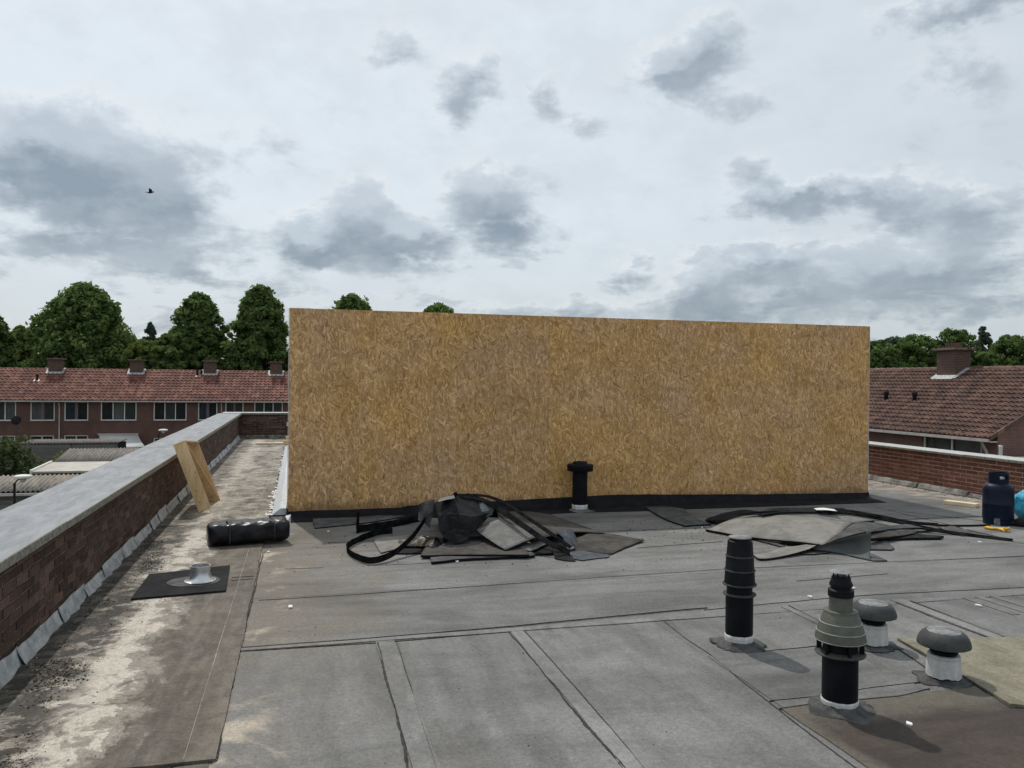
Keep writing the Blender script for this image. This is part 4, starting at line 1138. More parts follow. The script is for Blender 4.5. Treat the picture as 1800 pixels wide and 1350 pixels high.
band('tiny dark felt tip poking up at the top of the hump', [(1.536, 8.102, 0.470), (1.555, 8.109, 0.480), (1.579, 8.145, 0.480)], 0.05, 0.005, seed=7, res=2)

# ---- right heap
felt_sheet('dark-edged felt offcut lying flat left of the right heap', [[(4.440, 9.872, 0.000), (4.701, 9.870, -0.000), (4.877, 9.644, 0.000)], [(4.297, 9.020, 0.020), (4.533, 9.037, 0.030), (4.690, 8.941, 0.020)], [(4.316, 8.472, 0.000), (4.507, 8.506, 0.000), (4.670, 8.510, -0.000)]], 'scrap_grey', seed=21, th=0.016)
felt_sheet('large pale felt sheet lying over the right heap', [[(4.663, 8.341, 0.050), (5.010, 8.461, 0.110), (5.298, 8.322, 0.150), (5.667, 8.089, 0.150), (6.058, 7.826, 0.110)], [(4.519, 8.235, 0.035), (4.814, 8.067, 0.080), (5.035, 7.796, 0.120), (5.314, 7.532, 0.120), (5.519, 7.336, 0.100)], [(4.424, 8.189, 0.015), (4.633, 7.704, 0.035), (4.830, 7.371, 0.055), (4.947, 7.151, 0.070), (5.059, 6.958, 0.075)]], 'scrap_tan', seed=22, th=0.024)
felt_sheet('pale felt sheet showing as a band behind the large one', [[(5.153, 8.269, 0.170), (5.618, 8.238, 0.180), (5.980, 8.105, 0.170), (6.408, 7.886, 0.120)], [(4.968, 8.389, 0.130), (5.408, 8.260, 0.150), (5.762, 8.013, 0.140), (6.084, 7.841, 0.100)]], 'scrap_pale', seed=23, th=0.024)
felt_sheet('black felt strip along the back of the right heap', [[(5.244, 8.415, 0.170), (5.445, 8.377, 0.210), (5.870, 8.273, 0.220), (6.243, 8.221, 0.210)], [(5.122, 8.195, 0.170), (5.428, 8.234, 0.180), (5.780, 8.144, 0.190), (6.199, 8.041, 0.180)]], 'scrap_dark', seed=24, th=0.010)
felt_sheet('dark brown felt corner at the left of the right heap', [[(4.732, 8.695, 0.060), (4.999, 8.834, 0.090), (5.314, 8.909, 0.110), (5.383, 8.638, 0.130)], [(4.669, 8.646, 0.050), (4.778, 8.546, 0.050), (4.985, 8.545, 0.070), (5.210, 8.543, 0.110)]], 'scrap_dark', seed=25, th=0.010)
felt_sheet('thin dark felt point at the far left of the right heap', [[(4.713, 8.755, 0.030), (4.755, 8.667, 0.030), (4.798, 8.542, 0.030)], [(4.716, 8.733, 0.020), (4.726, 8.614, 0.020), (4.768, 8.528, 0.020)]], 'scrap_dark', seed=26)
felt_sheet('tan felt sheet poking out at the front of the right heap', [[(4.679, 7.120, 0.030), (4.920, 7.112, 0.050), (5.206, 7.096, 0.070)], [(4.444, 6.973, 0.020), (4.746, 6.998, 0.035), (5.064, 6.982, 0.070)], [(4.240, 6.903, 0.000), (4.259, 6.719, 0.012), (5.010, 6.962, 0.065)]], 'scrap_tan', seed=27, th=0.018)
felt_sheet('narrow felt sliver under the front edge of the right heap', [[(4.741, 7.601, 0.020), (4.804, 7.435, 0.020), (4.817, 7.250, 0.015)], [(4.700, 7.558, 0.012), (4.730, 7.371, 0.012), (4.759, 7.192, 0.012)]], 'scrap_brown', seed=28, rag=0.004)
felt_sheet('dark felt edge beneath the front of the large pale sheet', [[(4.783, 7.615, 0.040), (4.877, 7.444, 0.045), (5.010, 7.320, 0.040)], [(4.727, 7.547, 0.025), (4.805, 7.384, 0.030), (4.935, 7.288, 0.020)]], 'scrap_brown', seed=29, rag=0.004)
felt_sheet('smooth grey curled felt corner rolled up at the front of the right heap', [[(4.890, 6.901, 0.060), (5.105, 6.870, 0.130), (5.251, 6.765, 0.200), (5.362, 6.652, 0.250)], [(4.914, 6.917, 0.050), (5.156, 6.912, 0.080), (5.304, 6.816, 0.110), (5.363, 6.652, 0.140)], [(4.928, 6.936, 0.040), (5.133, 6.862, 0.035), (5.257, 6.753, 0.030), (5.306, 6.595, 0.050)], [(4.969, 6.976, 0.030), (5.157, 6.860, 0.012), (5.192, 6.644, 0.012), (5.242, 6.483, 0.012)], [(5.050, 7.035, 0.020), (5.354, 6.982, 0.012), (5.453, 6.770, 0.012), (5.387, 6.452, 0.012)]], 'scrap_curl', seed=30, th=0.006, rag=0.002, ripple=0.002, under='scrap_curl')
felt_sheet('grey felt sheet fanning out right of the large pale one', [[(6.003, 7.784, 0.100), (6.357, 7.899, 0.100), (6.558, 7.753, 0.060)], [(5.448, 7.287, 0.100), (5.834, 7.426, 0.120), (6.332, 7.636, 0.070)], [(5.075, 6.961, 0.085), (5.456, 7.116, 0.120), (6.018, 7.431, 0.100)]], 'scrap_grey', seed=31, th=0.024)
felt_sheet('uppermost dark felt layer fanning right in the right heap', [[(5.805, 7.255, 0.140), (6.322, 7.535, 0.120), (6.766, 7.744, 0.080), (7.189, 7.736, 0.040)], [(5.714, 7.167, 0.130), (6.197, 7.428, 0.100), (6.679, 7.600, 0.070), (7.154, 7.690, 0.030)]], 'scrap_grey', seed=32, th=0.022)
felt_sheet('middle dark felt layer fanning right in the right heap', [[(5.795, 7.215, 0.100), (6.267, 7.469, 0.090), (6.721, 7.561, 0.050)], [(5.729, 7.116, 0.080), (6.130, 7.262, 0.060), (6.563, 7.442, 0.040)]], 'scrap_brown', seed=33, th=0.022)
felt_sheet('lowest dark felt layer fanning right in the right heap', [[(5.916, 7.348, 0.040), (6.411, 7.507, 0.040), (6.817, 7.310, 0.030)], [(5.870, 7.273, 0.020), (6.289, 7.279, 0.020), (6.695, 7.226, 0.020)]], 'scrap_dark', seed=34, th=0.022)
felt_sheet('small felt sheet lying flat beside the curled corner', [[(5.927, 7.318, 0.015), (6.049, 7.292, 0.015), (5.858, 6.921, 0.020)], [(5.412, 6.970, 0.012), (5.565, 6.909, 0.012), (5.772, 6.851, 0.015)]], 'scrap_grey', seed=35, rag=0.003)
felt_sheet('thin felt tongue peeping out below the curled corner', [[(4.757, 7.014, 0.020), (4.992, 7.026, 0.030), (5.158, 6.984, 0.020)], [(4.763, 6.864, 0.012), (4.862, 6.843, 0.012), (5.079, 6.876, 0.012)]], 'scrap_grey', seed=36, rag=0.003)
felt_sheet('long grey felt triangle stretching toward the gas bottle', [[(7.192, 7.739, 0.000), (7.480, 7.902, 0.000), (7.454, 7.722, -0.000), (7.422, 7.446, 0.000)], [(7.092, 7.346, -0.000), (7.256, 7.279, 0.000), (7.360, 7.192, 0.000), (7.477, 7.040, 0.000)]], 'scrap_grey', seed=37, th=0.006, rag=0.004)
band('long dark felt strip trailing right from the right heap', [(5.833, 8.112, 0.200), (6.180, 8.066, 0.170), (6.502, 7.984, 0.120), (6.727, 7.789, 0.080), (6.924, 7.575, 0.040), (7.172, 7.350, 0.015), (7.426, 6.999, 0.010)], 0.060, 0.012, upright=False, seed=11, tilt=0.4)
band('second long felt strip crossing the top of the right heap', [(6.086, 8.145, 0.200), (6.341, 8.075, 0.170), (6.636, 7.957, 0.120), (6.935, 7.938, 0.060), (7.287, 7.885, 0.030)], 0.05, 0.012, upright=False, seed=12, tilt=0.5)
h = MB().tube(spline([Vector((6.777, 8.127, 0.080)), Vector((7.020, 8.036, 0.040)), Vector((7.331, 7.933, 0.020)), Vector((7.660, 7.851, 0.016)), Vector((7.966, 7.827, 0.016))], 8), 0.012, 8).build('gas_hose', M['black_plastic'], None, smooth=True, base=Vector((7.419, 8.029, 0.000)))
tag(h, 'black hose running over the roof to the gas bottle', 'hose')
pp = felt_sheet('scrap of white paper on top of the right heap', [[(5.824, 8.196, 0.220), (5.944, 8.183, 0.225), (6.044, 8.111, 0.220)], [(5.785, 8.110, 0.215), (5.884, 8.079, 0.220), (5.997, 8.006, 0.215)]], 'white_scrap', seed=50, th=0.002, rag=0.02, ripple=0.008, under='white_scrap', name='paper_scrap', cat='paper', group='litter')
pp.data.materials[2] = M['white_scrap']

# ------------------------------------------------------------------ rolled felt in black wrap
def wrapped_roll():
    a, b_ = Vector((-0.855, 8.46, 0)), Vector((-0.095, 8.60, 0))
    d = (b_ - a).normalized()
    side = Vector((-d.y, d.x, 0))
    root = empty('wrapped_roll', (a + b_) / 2)
    tag(root, 'roll of roofing felt bundled in shiny black plastic with two straps', 'roll')
    m_ = MB()
    nu, nv = 44, 36
    Ln = (b_ - a).length
    for i in range(nu + 1):
        t = i / nu
        endk = min(1.0, (min(t, 1 - t) * Ln / 0.045)) ** 0.5
        for j in range(nv):
            w = 2 * math.pi * j / nv
            cs, sn = math.cos(w), math.sin(w)
            e = 0.55
            rx = 0.155 * math.copysign(abs(cs) ** e, cs)
            rz = 0.108 * math.copysign(abs(sn) ** e, sn)
            pos = a + d * (t * Ln)
            f = 0.80 + 0.20 * endk
            wr = mnoise.noise(Vector((t * 9, cs * 1.6, sn * 1.6))) * 0.012 + mnoise.noise(Vector((t * 22, cs * 4, sn * 4))) * 0.006
            strap = min(abs(t - 0.25), abs(t - 0.80))
            if strap < 0.03:
                wr -= 0.006
            q = pos + side * (rx * f + wr * cs) + Vector((0, 0, 0.128 + 0.012 * t + rz * f + wr * sn))
            q.z = max(q.z, 0.022)
            m_.v.append(tuple(q))
    for i in range(nu):
        for j in range(nv):
            j2 = (j + 1) % nv
            m_.f.append((i * nv + j, (i + 1) * nv + j, (i + 1) * nv + j2, i * nv + j2))
    m_.f.append(tuple(range(nv)))
    m_.f.append(tuple(reversed(range(nu * nv, (nu + 1) * nv))))
    m_.build('wrapping', M['wrap'], root, smooth=True, angle=60)
    for t in (0.25, 0.80):
        s_ = MB()
        for i, tt in enumerate((t - 0.012, t + 0.012)):
            for j in range(nv):
                w = 2 * math.pi * j / nv
                cs, sn = math.cos(w), math.sin(w)
                e = 0.55
                q = a + d * (tt * Ln) + side * (0.157 * math.copysign(abs(cs) ** e, cs)) + Vector((0, 0, 0.128 + .012 * t + 0.112 * math.copysign(abs(sn) ** e, sn)))
                q.z = max(q.z, 0.020)
                s_.v.append(tuple(q))
        for j in range(nv):
            j2 = (j + 1) % nv
            s_.f.append((j, nv + j, nv + j2, j2))
        o = s_.build('strap', M['strap'], root, smooth=True)
        k = o.modifiers.new('thick', 'SOLIDIFY'); k.thickness = 0.003; k.offset = 1
    # loose film at the right end
    f_ = MB()
    e0 = b_ - d * 0.02
    pts = [e0 + side * -0.10 + Vector((0, 0, 0.22)), e0 + side * 0.02 + Vector((0, 0, 0.262)), e0 + d * 0.05 + side * 0.0 + Vector((0, 0, 0.275)), e0 + d * 0.03 - side * 0.10 + Vector((0, 0, 0.17)), e0 + d * 0.035 - side * 0.12 + Vector((0, 0, 0.10)), e0 - side * 0.14 + Vector((0, 0, 0.16))]
    f_.add(pts, [(0, 1, 2), (0, 2, 3), (0, 3, 4), (0, 4, 5)])
    f_.build('loose_film', M['clear_film'], root)
wrapped_roll()

# ------------------------------------------------------------------ roof outlet on a felt square
root = empty('roof_outlet', (-0.88, 7.05, 0))
tag(root, 'aluminium spigot flange on a dark felt square lying in the silt', 'roof outlet')
q4 = [(-1.186, 6.493, 0.030), (-0.529, 6.593, 0.035), (-0.568, 7.467, 0.030), (-1.189, 7.263, 0.030)]
MB().prism([q[:2] for q in q4], 0.019, 0.034).build('felt_square', M['scrap_dark'], root)
cc_ = Vector((-0.752, 6.928, 0.036))
cc_.z = 0.034
def ell(rr, zz, a, i):
    return rr * (1 + 0.35 * abs(math.cos(a)) ** 2 * (math.cos(a) < 0)), zz
MB().lathe(cc_ + Vector((-0.02, 0, 0)), [(0.175, 0.001), (0.17, 0.004), (0.0, 0.005)], 40, ell).build('cover_disc', M['bitumen'], root, smooth=True)
MB().lathe(cc_, [(0.118, 0.006), (0.121, 0.009), (0.105, 0.016), (0.085, 0.035), (0.077, 0.06), (0.0745, 0.075), (0.0745, 0.092), (0.0765, 0.094), (0.0765, 0.128), (0.0735, 0.128), (0.0725, 0.06), (0.0725, 0.008)], 48, cap=False).build('spigot', M['aluminium'], root, smooth=True, angle=40)
MB().lathe(cc_, [(0.072, 0.012), (0.0, 0.013)], 32, cap=False).build('spigot_bore', M['scrap_edge'], root)

# ------------------------------------------------------------------ timber trough leaning on the left parapet
def leaning_box():
    # side boards run from the deck up to the coping edge; long axis leans in x, the trough opens to +x
    bA, tA = Vector((-1.165, 10.52, 0.02)), Vector((-1.47, 10.60, 0.83))
    up = (tA - bA)
    Ln = up.length
    up.normalize()
    out = Vector((0.935, 0, 0.352)).normalized()          # towards the open side
    out = (out - up * out.dot(up)).normalized()
    side = up.cross(out).normalized()
    if side.y < 0:
        side = -side
    root = empty('timber_trough', (bA.x, bA.y, 0.02))
    tag(root, 'new pine trough of planed boards leaning against the left parapet', 'timber')
    W, D, th = 1.0, 0.15, 0.020
    def board(c, hx, hy, hz, name='board'):
        o = MB().obox(c, hx, hy, hz).build(name, M['timber'], root)
        bevel(o, 0.003, 1)
        return o
    mid = bA + up * Ln / 2
    board(mid + out * D / 2, side * th / 2, out * D / 2, up * Ln / 2)                                # near side board
    board(mid + side * W + out * D / 2 + up * 0.01, side * th / 2, out * D / 2, up * (Ln / 2 - 0.02))   # far side board
    board(mid + side * W / 2 + up * (Ln / 2 + th / 2 + .001) + out * D / 2, side * (W / 2 + th / 2), out * (D / 2 + .004), up * th / 2)      # end board at the top
    dv = (bA + side * (W - 0.04) + up * 0.10) - (bA + side * 0.04 + up * (Ln - 0.03))
    dl = dv.length
    dn = dv.normalized()
    ds = dn.cross(out).normalized()
    board((bA + side * (W - 0.04) + up * 0.10) - dv / 2 + out * D / 2, ds * th / 2, out * (D / 2 - .004), dn * (dl / 2 - 0.02), 'brace')   # diagonal brace
    for (u_, o_) in ((0.30, 0.06), (0.55, 0.13), (0.13, 0.05)):
        c_ = bA + up * (u_ * Ln) + out * o_ - side * (th / 2 + 0.0006)
        k = MB()
        n = 10
        k.add([c_ + out * 0.008 * math.cos(2 * math.pi * i / n) + up * 0.006 * math.sin(2 * math.pi * i / n) for i in range(n)], [tuple(range(n))])
        k.build('knot', M['knot'], root)
leaning_box()

# ------------------------------------------------------------------ gas bottle and things by the right parapet
c = (8.20, 7.94, 0.006)
v = empty('gas_bottle', c)
tag(v, 'dark navy propane gas bottle standing by the right parapet', 'gas bottle')
lathe_part('body', v, c, [(0.12, 0.028), (0.150, 0.034), (0.164, 0.055), (0.168, 0.085), (0.168, 0.235), (0.170, 0.238), (0.170, 0.250), (0.168, 0.253), (0.168, 0.405), (0.163, 0.440), (0.148, 0.468), (0.122, 0.488), (0.08, 0.498), (0.0, 0.500)], 'navy', 56)
lathe_part('foot_ring', v, c, [(0.155, 0.0), (0.160, 0.0), (0.162, 0.03), (0.160, 0.06), (0.150, 0.06), (0.150, 0.0)], 'navy', 48)
for a0 in (-2.6, -0.45, 1.3):
    lg = MB()
    for k in range(5):
        a1, a2 = a0 + k * .07, a0 + (k + 1) * .07
        w1, w2 = Vector((math.cos(a1), math.sin(a1), 0)), Vector((math.cos(a2), math.sin(a2), 0))
        cv = Vector(c)
        lg.add([cv + w1 * .155, cv + w1 * .188, cv + w2 * .188, cv + w2 * .155, cv + w1 * .155 + Vector((0, 0, .085)), cv + w1 * .180 + Vector((0, 0, .085)), cv + w2 * .180 + Vector((0, 0, .085)), cv + w2 * .155 + Vector((0, 0, .085))],
               [(0, 3, 2, 1), (4, 5, 6, 7), (0, 1, 5, 4), (1, 2, 6, 5), (2, 3, 7, 6), (3, 0, 4, 7)])
    lg.build('foot_lug', M['scuff'], v)
# guard collar with a valve window
g_ = MB()
n = 56
for i in range(n):
    a1, a2 = 2 * math.pi * i / n, 2 * math.pi * (i + 1) / n
    am = (a1 + a2) / 2
    d_ = abs((am - 4.55 + math.pi) % (2 * math.pi) - math.pi)
    segs = [(0.488, 0.620)] if d_ > 0.55 else [(0.488, 0.538), (0.588, 0.620)]
    for (za, zb) in segs:
        cv = Vector(c)
        w1, w2 = Vector((math.cos(a1), math.sin(a1), 0)), Vector((math.cos(a2), math.sin(a2), 0))
        vs = []
        for zz in (za, zb):
            vs += [cv + w1 * .102 + Vector((0, 0, zz)), cv + w1 * .109 + Vector((0, 0, zz)), cv + w2 * .109 + Vector((0, 0, zz)), cv + w2 * .102 + Vector((0, 0, zz))]
        g_.add(vs, [(0, 3, 2, 1), (4, 5, 6, 7), (0, 1, 5, 4), (1, 2, 6, 5), (2, 3, 7, 6), (3, 0, 4, 7)])
g_.build('guard_collar', M['navy'], v)
lathe_part('valve', v, c, [(0.022, 0.498), (0.022, 0.54), (0.03, 0.545), (0.03, 0.57), (0.016, 0.575), (0.016, 0.60), (0, 0.602)], 'scuff', 16)
MB().obox((c[0] - .005, c[1] - .045, .562), (.03, 0, 0), (0, .02, 0), (0, 0, .012)).build('valve_outlet', M['zinc'], v)

def crumple(name, label, cat, c, rx, ry, rz, mat, seed, group=None):
    b = MB()
    nu, nv = 22, 30
    for i in range(nu + 1):
        ph = math.pi * i / nu
        for j in range(nv):
            a = 2 * math.pi * j / nv
            d_ = Vector((math.sin(ph) * math.cos(a), math.sin(ph) * math.sin(a), math.cos(ph)))
            w = 1 + 0.22 * mnoise.noise(d_ * 1.6 + Vector((seed, 0, 0))) + 0.13 * abs(mnoise.noise(d_ * 4 + Vector((0, seed, 0)))) + 0.05 * mnoise.noise(d_ * 9)
            q = Vector((d_.x * rx * w, d_.y * ry * w, d_.z * rz * w + rz * 0.92))
            q.z = max(q.z, 0.004)
            b.v.append(tuple(Vector(c) + q))
    for i in range(nu):
        for j in range(nv):
            j2 = (j + 1) % nv
            b.f.append((i * nv + j, (i + 1) * nv + j, (i + 1) * nv + j2, i * nv + j2))
    o = b.build(name, M[mat], None, smooth=True, base=c, angle=28)
    return tag(o, label, cat, group)
crumple('plastic_bag', 'bright blue plastic sack slumped behind the gas bottle', 'bag', (8.96, 8.20, 0.006), 0.25, 0.17, 0.185, 'blue_bag', 3)
crumple('work_glove', 'black and red work glove on the roof beside the blue sack', 'glove', tuple(Vector((8.297, 7.698, 0.000)) + Vector((0.06, .05, 0.006))), 0.13, 0.09, 0.045, 'scrap_dark', 8)
gp = crumple('glove_patch', '', '', tuple(Vector((8.337, 7.766, 0.000)) + Vector((0.0, 0.0, 0.006))), 0.045, 0.03, 0.032, 'red', 9)
for k in ('label', 'category'):
    del gp[k]
gl = [o for o in bpy.data.objects if o.name == 'work_glove'][0]
gp.location = Vector(gp.location) - Vector(gl.location)
gp.parent = gl
# folded yellow strap
ys = empty('ratchet_strap', tuple(Vector((7.901, 7.667, 0.000)) + Vector((0, 0, 0.006))))
tag(ys, 'yellow strap folded flat on the roof in front of the gas bottle', 'strap')
p0, p1 = Vector((7.772, 7.693, 0.020)), Vector((7.834, 7.462, 0.020))
dd = (p1 - p0)
sd = Vector((-dd.y, dd.x, 0)).normalized()
for k in range(4):
    of = (k - 1.5) * 0.016
    pts = [p0 + sd * of * 1.5 + Vector((0, 0, .004)), p0.lerp(p1, .3) + sd * of * .7, p0.lerp(p1, .65) + sd * of * .6 + Vector((0, 0, .012)), p1 + sd * of * 2.2 + Vector((0, 0, .006 * k))]
    MB().tube(spline(pts, 6), 0.013, 7).build('strap_fold', M['yellow'], ys, smooth=True)
MB().tube([p1 - sd * .05 + Vector((0, 0, .02)), p1 + sd * .05 + Vector((0, 0, .024))], 0.014, 7).build('strap_fold', M['yellow'], ys, smooth=True)
# plank
pa, pb = Vector((8.749, 9.389, 0.000)), Vector((8.918, 8.999, 0.000))
dd = (pb - pa).normalized()
sd = Vector((-dd.y, dd.x, 0))
pc = (pa + pb) / 2 + sd * 0.06
o = MB().obox(pc + Vector((0, 0, 0.034)), dd * ((pb - pa).length / 2), sd * 0.06, Vector((0, 0, 0.026))).build('timber_offcut', M['timber_pale'], None, base=(pc.x, pc.y, 0.008))
bevel(o, 0.003, 1)
tag(o, 'pale planed timber offcut lying near the right parapet', 'timber')
o = MB().box(-1.02, -0.12, 20.9, 21.05, 0.02, 0.06).build('timber_offcut', M['timber_pale'], None, base=(-0.6, 21, 0.02))
tag(o, 'pale timber batten lying across the far end of the walkway', 'timber')
o = MB().obox((9.5, 9.32, 0.05), (0.05, 0.03, 0), (-0.03, 0.05, 0), (0, 0, 0.045)).build('concrete_lump', M['lead_dirty'], None, base=(9.5, 9.32, 0.006))
bevel(o, 0.012, 2)
tag(o, 'small grey concrete lump at the foot of the right parapet', 'rubble')

# ------------------------------------------------------------------ small litter
LITP = [(-0.045, 6.085, 0.000), (-0.264, 8.069, 0.000), (3.877, 5.492, 0.000), (4.398, 5.658, 0.000), (2.916, 3.325, 0.000), (4.992, 4.999, 0.000), (0.327, 9.009, 0.000), (1.419, 7.287, 0.000), (4.494, 8.399, 0.000), (7.008, 7.014, 0.000)]
LIT = [('white paint chip beside the cross seam, left of the two lap strips', .045), ('tiny white crumb just in front of the wrapped roll', .03), ('white flake between the tall black vent and the olive flue', .05),
       ('tiny white flake behind the olive flue cap', .035), ('white flake on the brown stained patch in front', .035), ('white flake far right beyond the mushroom vents', .04),
       ('white crumb left of the upright felt tongue', .035), ('white crumb under the front edge of the left heap', .045), ('white crumb at the left tip of the right heap', .03), ('white flake in front of the yellow strap', .04)]
for i, (lab, s_) in enumerate(LIT):
    p = Vector(LITP[i])
    zt = 0.020 if p.x < -0.33 else 0.012
    m_ = MB()
    r2 = random.Random(i + 5)
    n = 6
    pts = [(p.x + s_ * .5 * math.cos(6.283 * k / n) * r2.uniform(.5, 1.1), p.y + s_ * .8 * math.sin(6.283 * k / n) * r2.uniform(.4, 1.1)) for k in range(n)]
    m_.prism(pts, zt - .004, zt + s_ * .16)
    o = m_.build('paint_chip', M['white_scrap'], None, base=(p.x, p.y, zt - .004))
    tag(o, lab, 'litter', 'litter')

# moss, grit and leaf litter caught along the left wall
def litter_mat():
    m, t, b = new_mat('moss_litter')
    r = t.node('ShaderNodeNewGeometry').outputs['Random Per Island']
    rp = t.node('ShaderNodeValToRGB')
    t.put(rp.inputs[0], r)
    cr_ = rp.color_ramp
    cr_.elements[0].position = 0.0; cr_.elements[0].color = (0.018, 0.015, 0.010, 1)
    cr_.elements[1].position = 1.0; cr_.elements[1].color = (0.55, 0.50, 0.42, 1)
    for p_, c_ in ((0.55, (0.030, 0.025, 0.018, 1)), (0.72, (0.042, 0.044, 0.020, 1)), (0.88, (0.075, 0.06, 0.042, 1)), (0.97, (0.16, 0.14, 0.10, 1))):
        e = cr_.elements.new(p_); e.color = c_
    t.put(b.inputs['Base Color'], rp.outputs[0])
    b.inputs['Roughness'].default_value = 0.95
    return m
lit = MB()
r3 = random.Random(3)
def bit(x, y, s_, z):
    a = r3.uniform(0, 6.28)
    h = s_ * r3.uniform(0.25, 0.8)
    pts = [(x + s_ * math.cos(a + k * 2.09) * r3.uniform(.5, 1.2), y + 1.2 * s_ * math.sin(a + k * 2.09) * r3.uniform(.5, 1.2), z) for k in range(3)]
    lit.add(pts + [(x + r3.uniform(-.3, .3) * s_, y + r3.uniform(-.3, .3) * s_, z + h)], [(0, 1, 3), (1, 2, 3), (2, 0, 3)])
cnt = 0
while cnt < 7500:
    yy = 3.6 + 5.2 * r3.random()
    xx = -1.50 + abs(r3.gauss(0, 0.26))
    if xx > -0.6:
        continue
    dn = mnoise.noise(Vector((xx * 2.6 + 4, yy * 1.5, 0))) + 0.55 * mnoise.noise(Vector((xx * 7, yy * 5, 4)))
    lane = math.exp(-((xx + 1.30 - 0.10 * math.sin(yy * 1.9)) / 0.15) ** 2)
    if dn * 0.85 + lane * 0.75 - 0.06 * (yy - 4.6) * (yy > 4.6) < 0.42 + 0.75 * r3.random():
        if r3.random() > 0.012:
            continue
    bit(xx, yy, r3.uniform(0.003, 0.008 + 0.008 * r3.random() ** 2), 0.0165)
    cnt += 1
for k in range(260):
    bit(r3.uniform(-1.5, 9.5), 3.2 + 6.5 * r3.random(), r3.uniform(0.003, 0.009), 0.0045)
for k in range(420):
    bit(r3.gauss(1.9, 1.0), r3.gauss(8.0, .55), r3.uniform(0.004, 0.016), 0.0065)
    bit(r3.gauss(5.2, .9), r3.gauss(8.1, .5), r3.uniform(0.004, 0.014), 0.0065)
for k in range(120):
    bit(r3.uniform(-1.45, -0.4), r3.uniform(8.5, 22), r3.uniform(0.008, 0.02), 0.0165)
for k in range(300):
    bit(9.68 - abs(r3.gauss(0, .12)), r3.uniform(6, 20), r3.uniform(0.008, 0.02), 0.0045)
tag(stuff(lit.build('moss_litter', litter_mat(), None)), 'dark moss, grit and leaf litter caught along the left parapet', 'litter')

# ------------------------------------------------------------------ bird
bp = Vector((-3.97, 24.00, 6.73))
v = empty('bird', tuple(bp))
tag(v, 'small dark bird flying in front of the big grey cloud', 'bird')
bd = MB()
bd.lathe((0, 0, 0), [(0.0, -0.09), (0.016, -0.075), (0.026, -0.03), (0.030, 0.01), (0.022, 0.045), (0.017, 0.06), (0.018, 0.075), (0.012, 0.088), (0.0, 0.10)], 12)
rot = Matrix.Rotation(R(80), 4, 'Y') @ Matrix.Rotation(R(15), 4, 'X')
bd.v = [tuple(rot @ Vector(q) + bp) for q in bd.v]
bd.build('body', M['bird'], v, smooth=True)
for sg in (-1, 1):
    w = MB()
    tip = Vector((-0.06, 0.05 * sg, 0.13)) if sg > 0 else Vector((-0.03, -0.10, 0.05))
    rt1, rt2 = Vector((0.045, 0.01 * sg, 0.01)), Vector((-0.045, 0.01 * sg, 0.01))
    mid_ = (rt1 + tip) / 2 + Vector((0.03, 0, 0.02))
    w.add([bp + rt1, bp + mid_, bp + tip, bp + (rt2 + tip) / 2, bp + rt2], [(0, 1, 2, 3, 4)])
    o = w.build('wing', M['bird'], v)
    k = o.modifiers.new('thick', 'SOLIDIFY'); k.thickness = 0.006
tl = MB().add([bp + Vector((-0.07, -0.015, 0)), bp + Vector((-0.07, 0.015, 0)), bp + Vector((-0.14, 0.025, 0.0)), bp + Vector((-0.14, -0.025, 0.0))], [(0, 1, 2, 3)]).build('tail', M['bird'], v)
k = tl.modifiers.new('thick', 'SOLIDIFY'); k.thickness = 0.006

# ================================================================== houses beyond the roof
def wall_brick(name, c1, c2, mort):
    m, t, b = new_mat(name)
    P = t.obj()
    x, y, z = t.sep(P)
    nd = t.node('ShaderNodeTexBrick')
    t.put(nd.inputs['Vector'], t.comb(t.m('ADD', x, y), z, 0.0))
    nd.inputs['Scale'].default_value = 1.0
    nd.inputs['Brick Width'].default_value = 0.22
    nd.inputs['Row Height'].default_value = 0.0625
    nd.inputs['Mortar Size'].default_value = 0.006
    nd.inputs['Color1'].default_value = c1 + (1,)
    nd.inputs['Color2'].default_value = c2 + (1,)
    nd.inputs['Mortar'].default_value = mort + (1,)
    col = t.hsv(nd.outputs['Color'], val=t.lin(t.noise(P, 0.9, 5, .65), .3, .7, .75, 1.2))
    t.put(b.inputs['Base Color'], col)
    b.inputs['Roughness'].default_value = 0.9
    return m
M['house_brick'] = wall_brick('house_brick', (0.115, 0.052, 0.040), (0.085, 0.042, 0.034), (0.12, 0.075, 0.06))
M['house_brick2'] = wall_brick('house_brick2', (0.15, 0.075, 0.06), (0.11, 0.058, 0.048), (0.16, 0.11, 0.09))
M['chimney_brick'] = wall_brick('chimney_brick', (0.10, 0.052, 0.036), (0.06, 0.034, 0.026), (0.15, 0.11, 0.085))
def tile_material(name, c1, c2, c3, dy, dx=0.205):
    m, t, b = new_mat(name)
    P = t.obj()
    x, y, z = t.sep(P)
    cell = t.comb(t.m('FLOOR', t.m('DIVIDE', x, dx)), t.m('FLOOR', t.m('DIVIDE', t.m('ADD', y, 0.3), dy)), t.m('MULTIPLY', t.node('ShaderNodeObjectInfo').outputs['Random'], 9.0))
    r = t.white(cell)
    n = t.noise(P, 0.8, 5, 0.65)
    col = t.mix(t.sm(n, .35, .65), c1 + (1,), c2 + (1,))
    col = t.mix(t.m('MULTIPLY', t.sm(r, 0.55, 1.0), 0.6), col, c3 + (1,))
    col = t.hsv(col, val=t.m('MULTIPLY', t.lin(r, 0, 1, 0.72, 1.2), t.lin(t.noise(P, 7, 4, .7), .3, .7, .75, 1.2)))
    t.put(b.inputs['Base Color'], col)
    b.inputs['Roughness'].default_value = 0.8
    b.inputs['Specular IOR Level'].default_value = 0.3
    return m
M['tiles'] = tile_material('roof_tiles_red', (0.125, 0.047, 0.035), (0.175, 0.067, 0.046), (0.24, 0.115, 0.078), 0.391, 0.30)
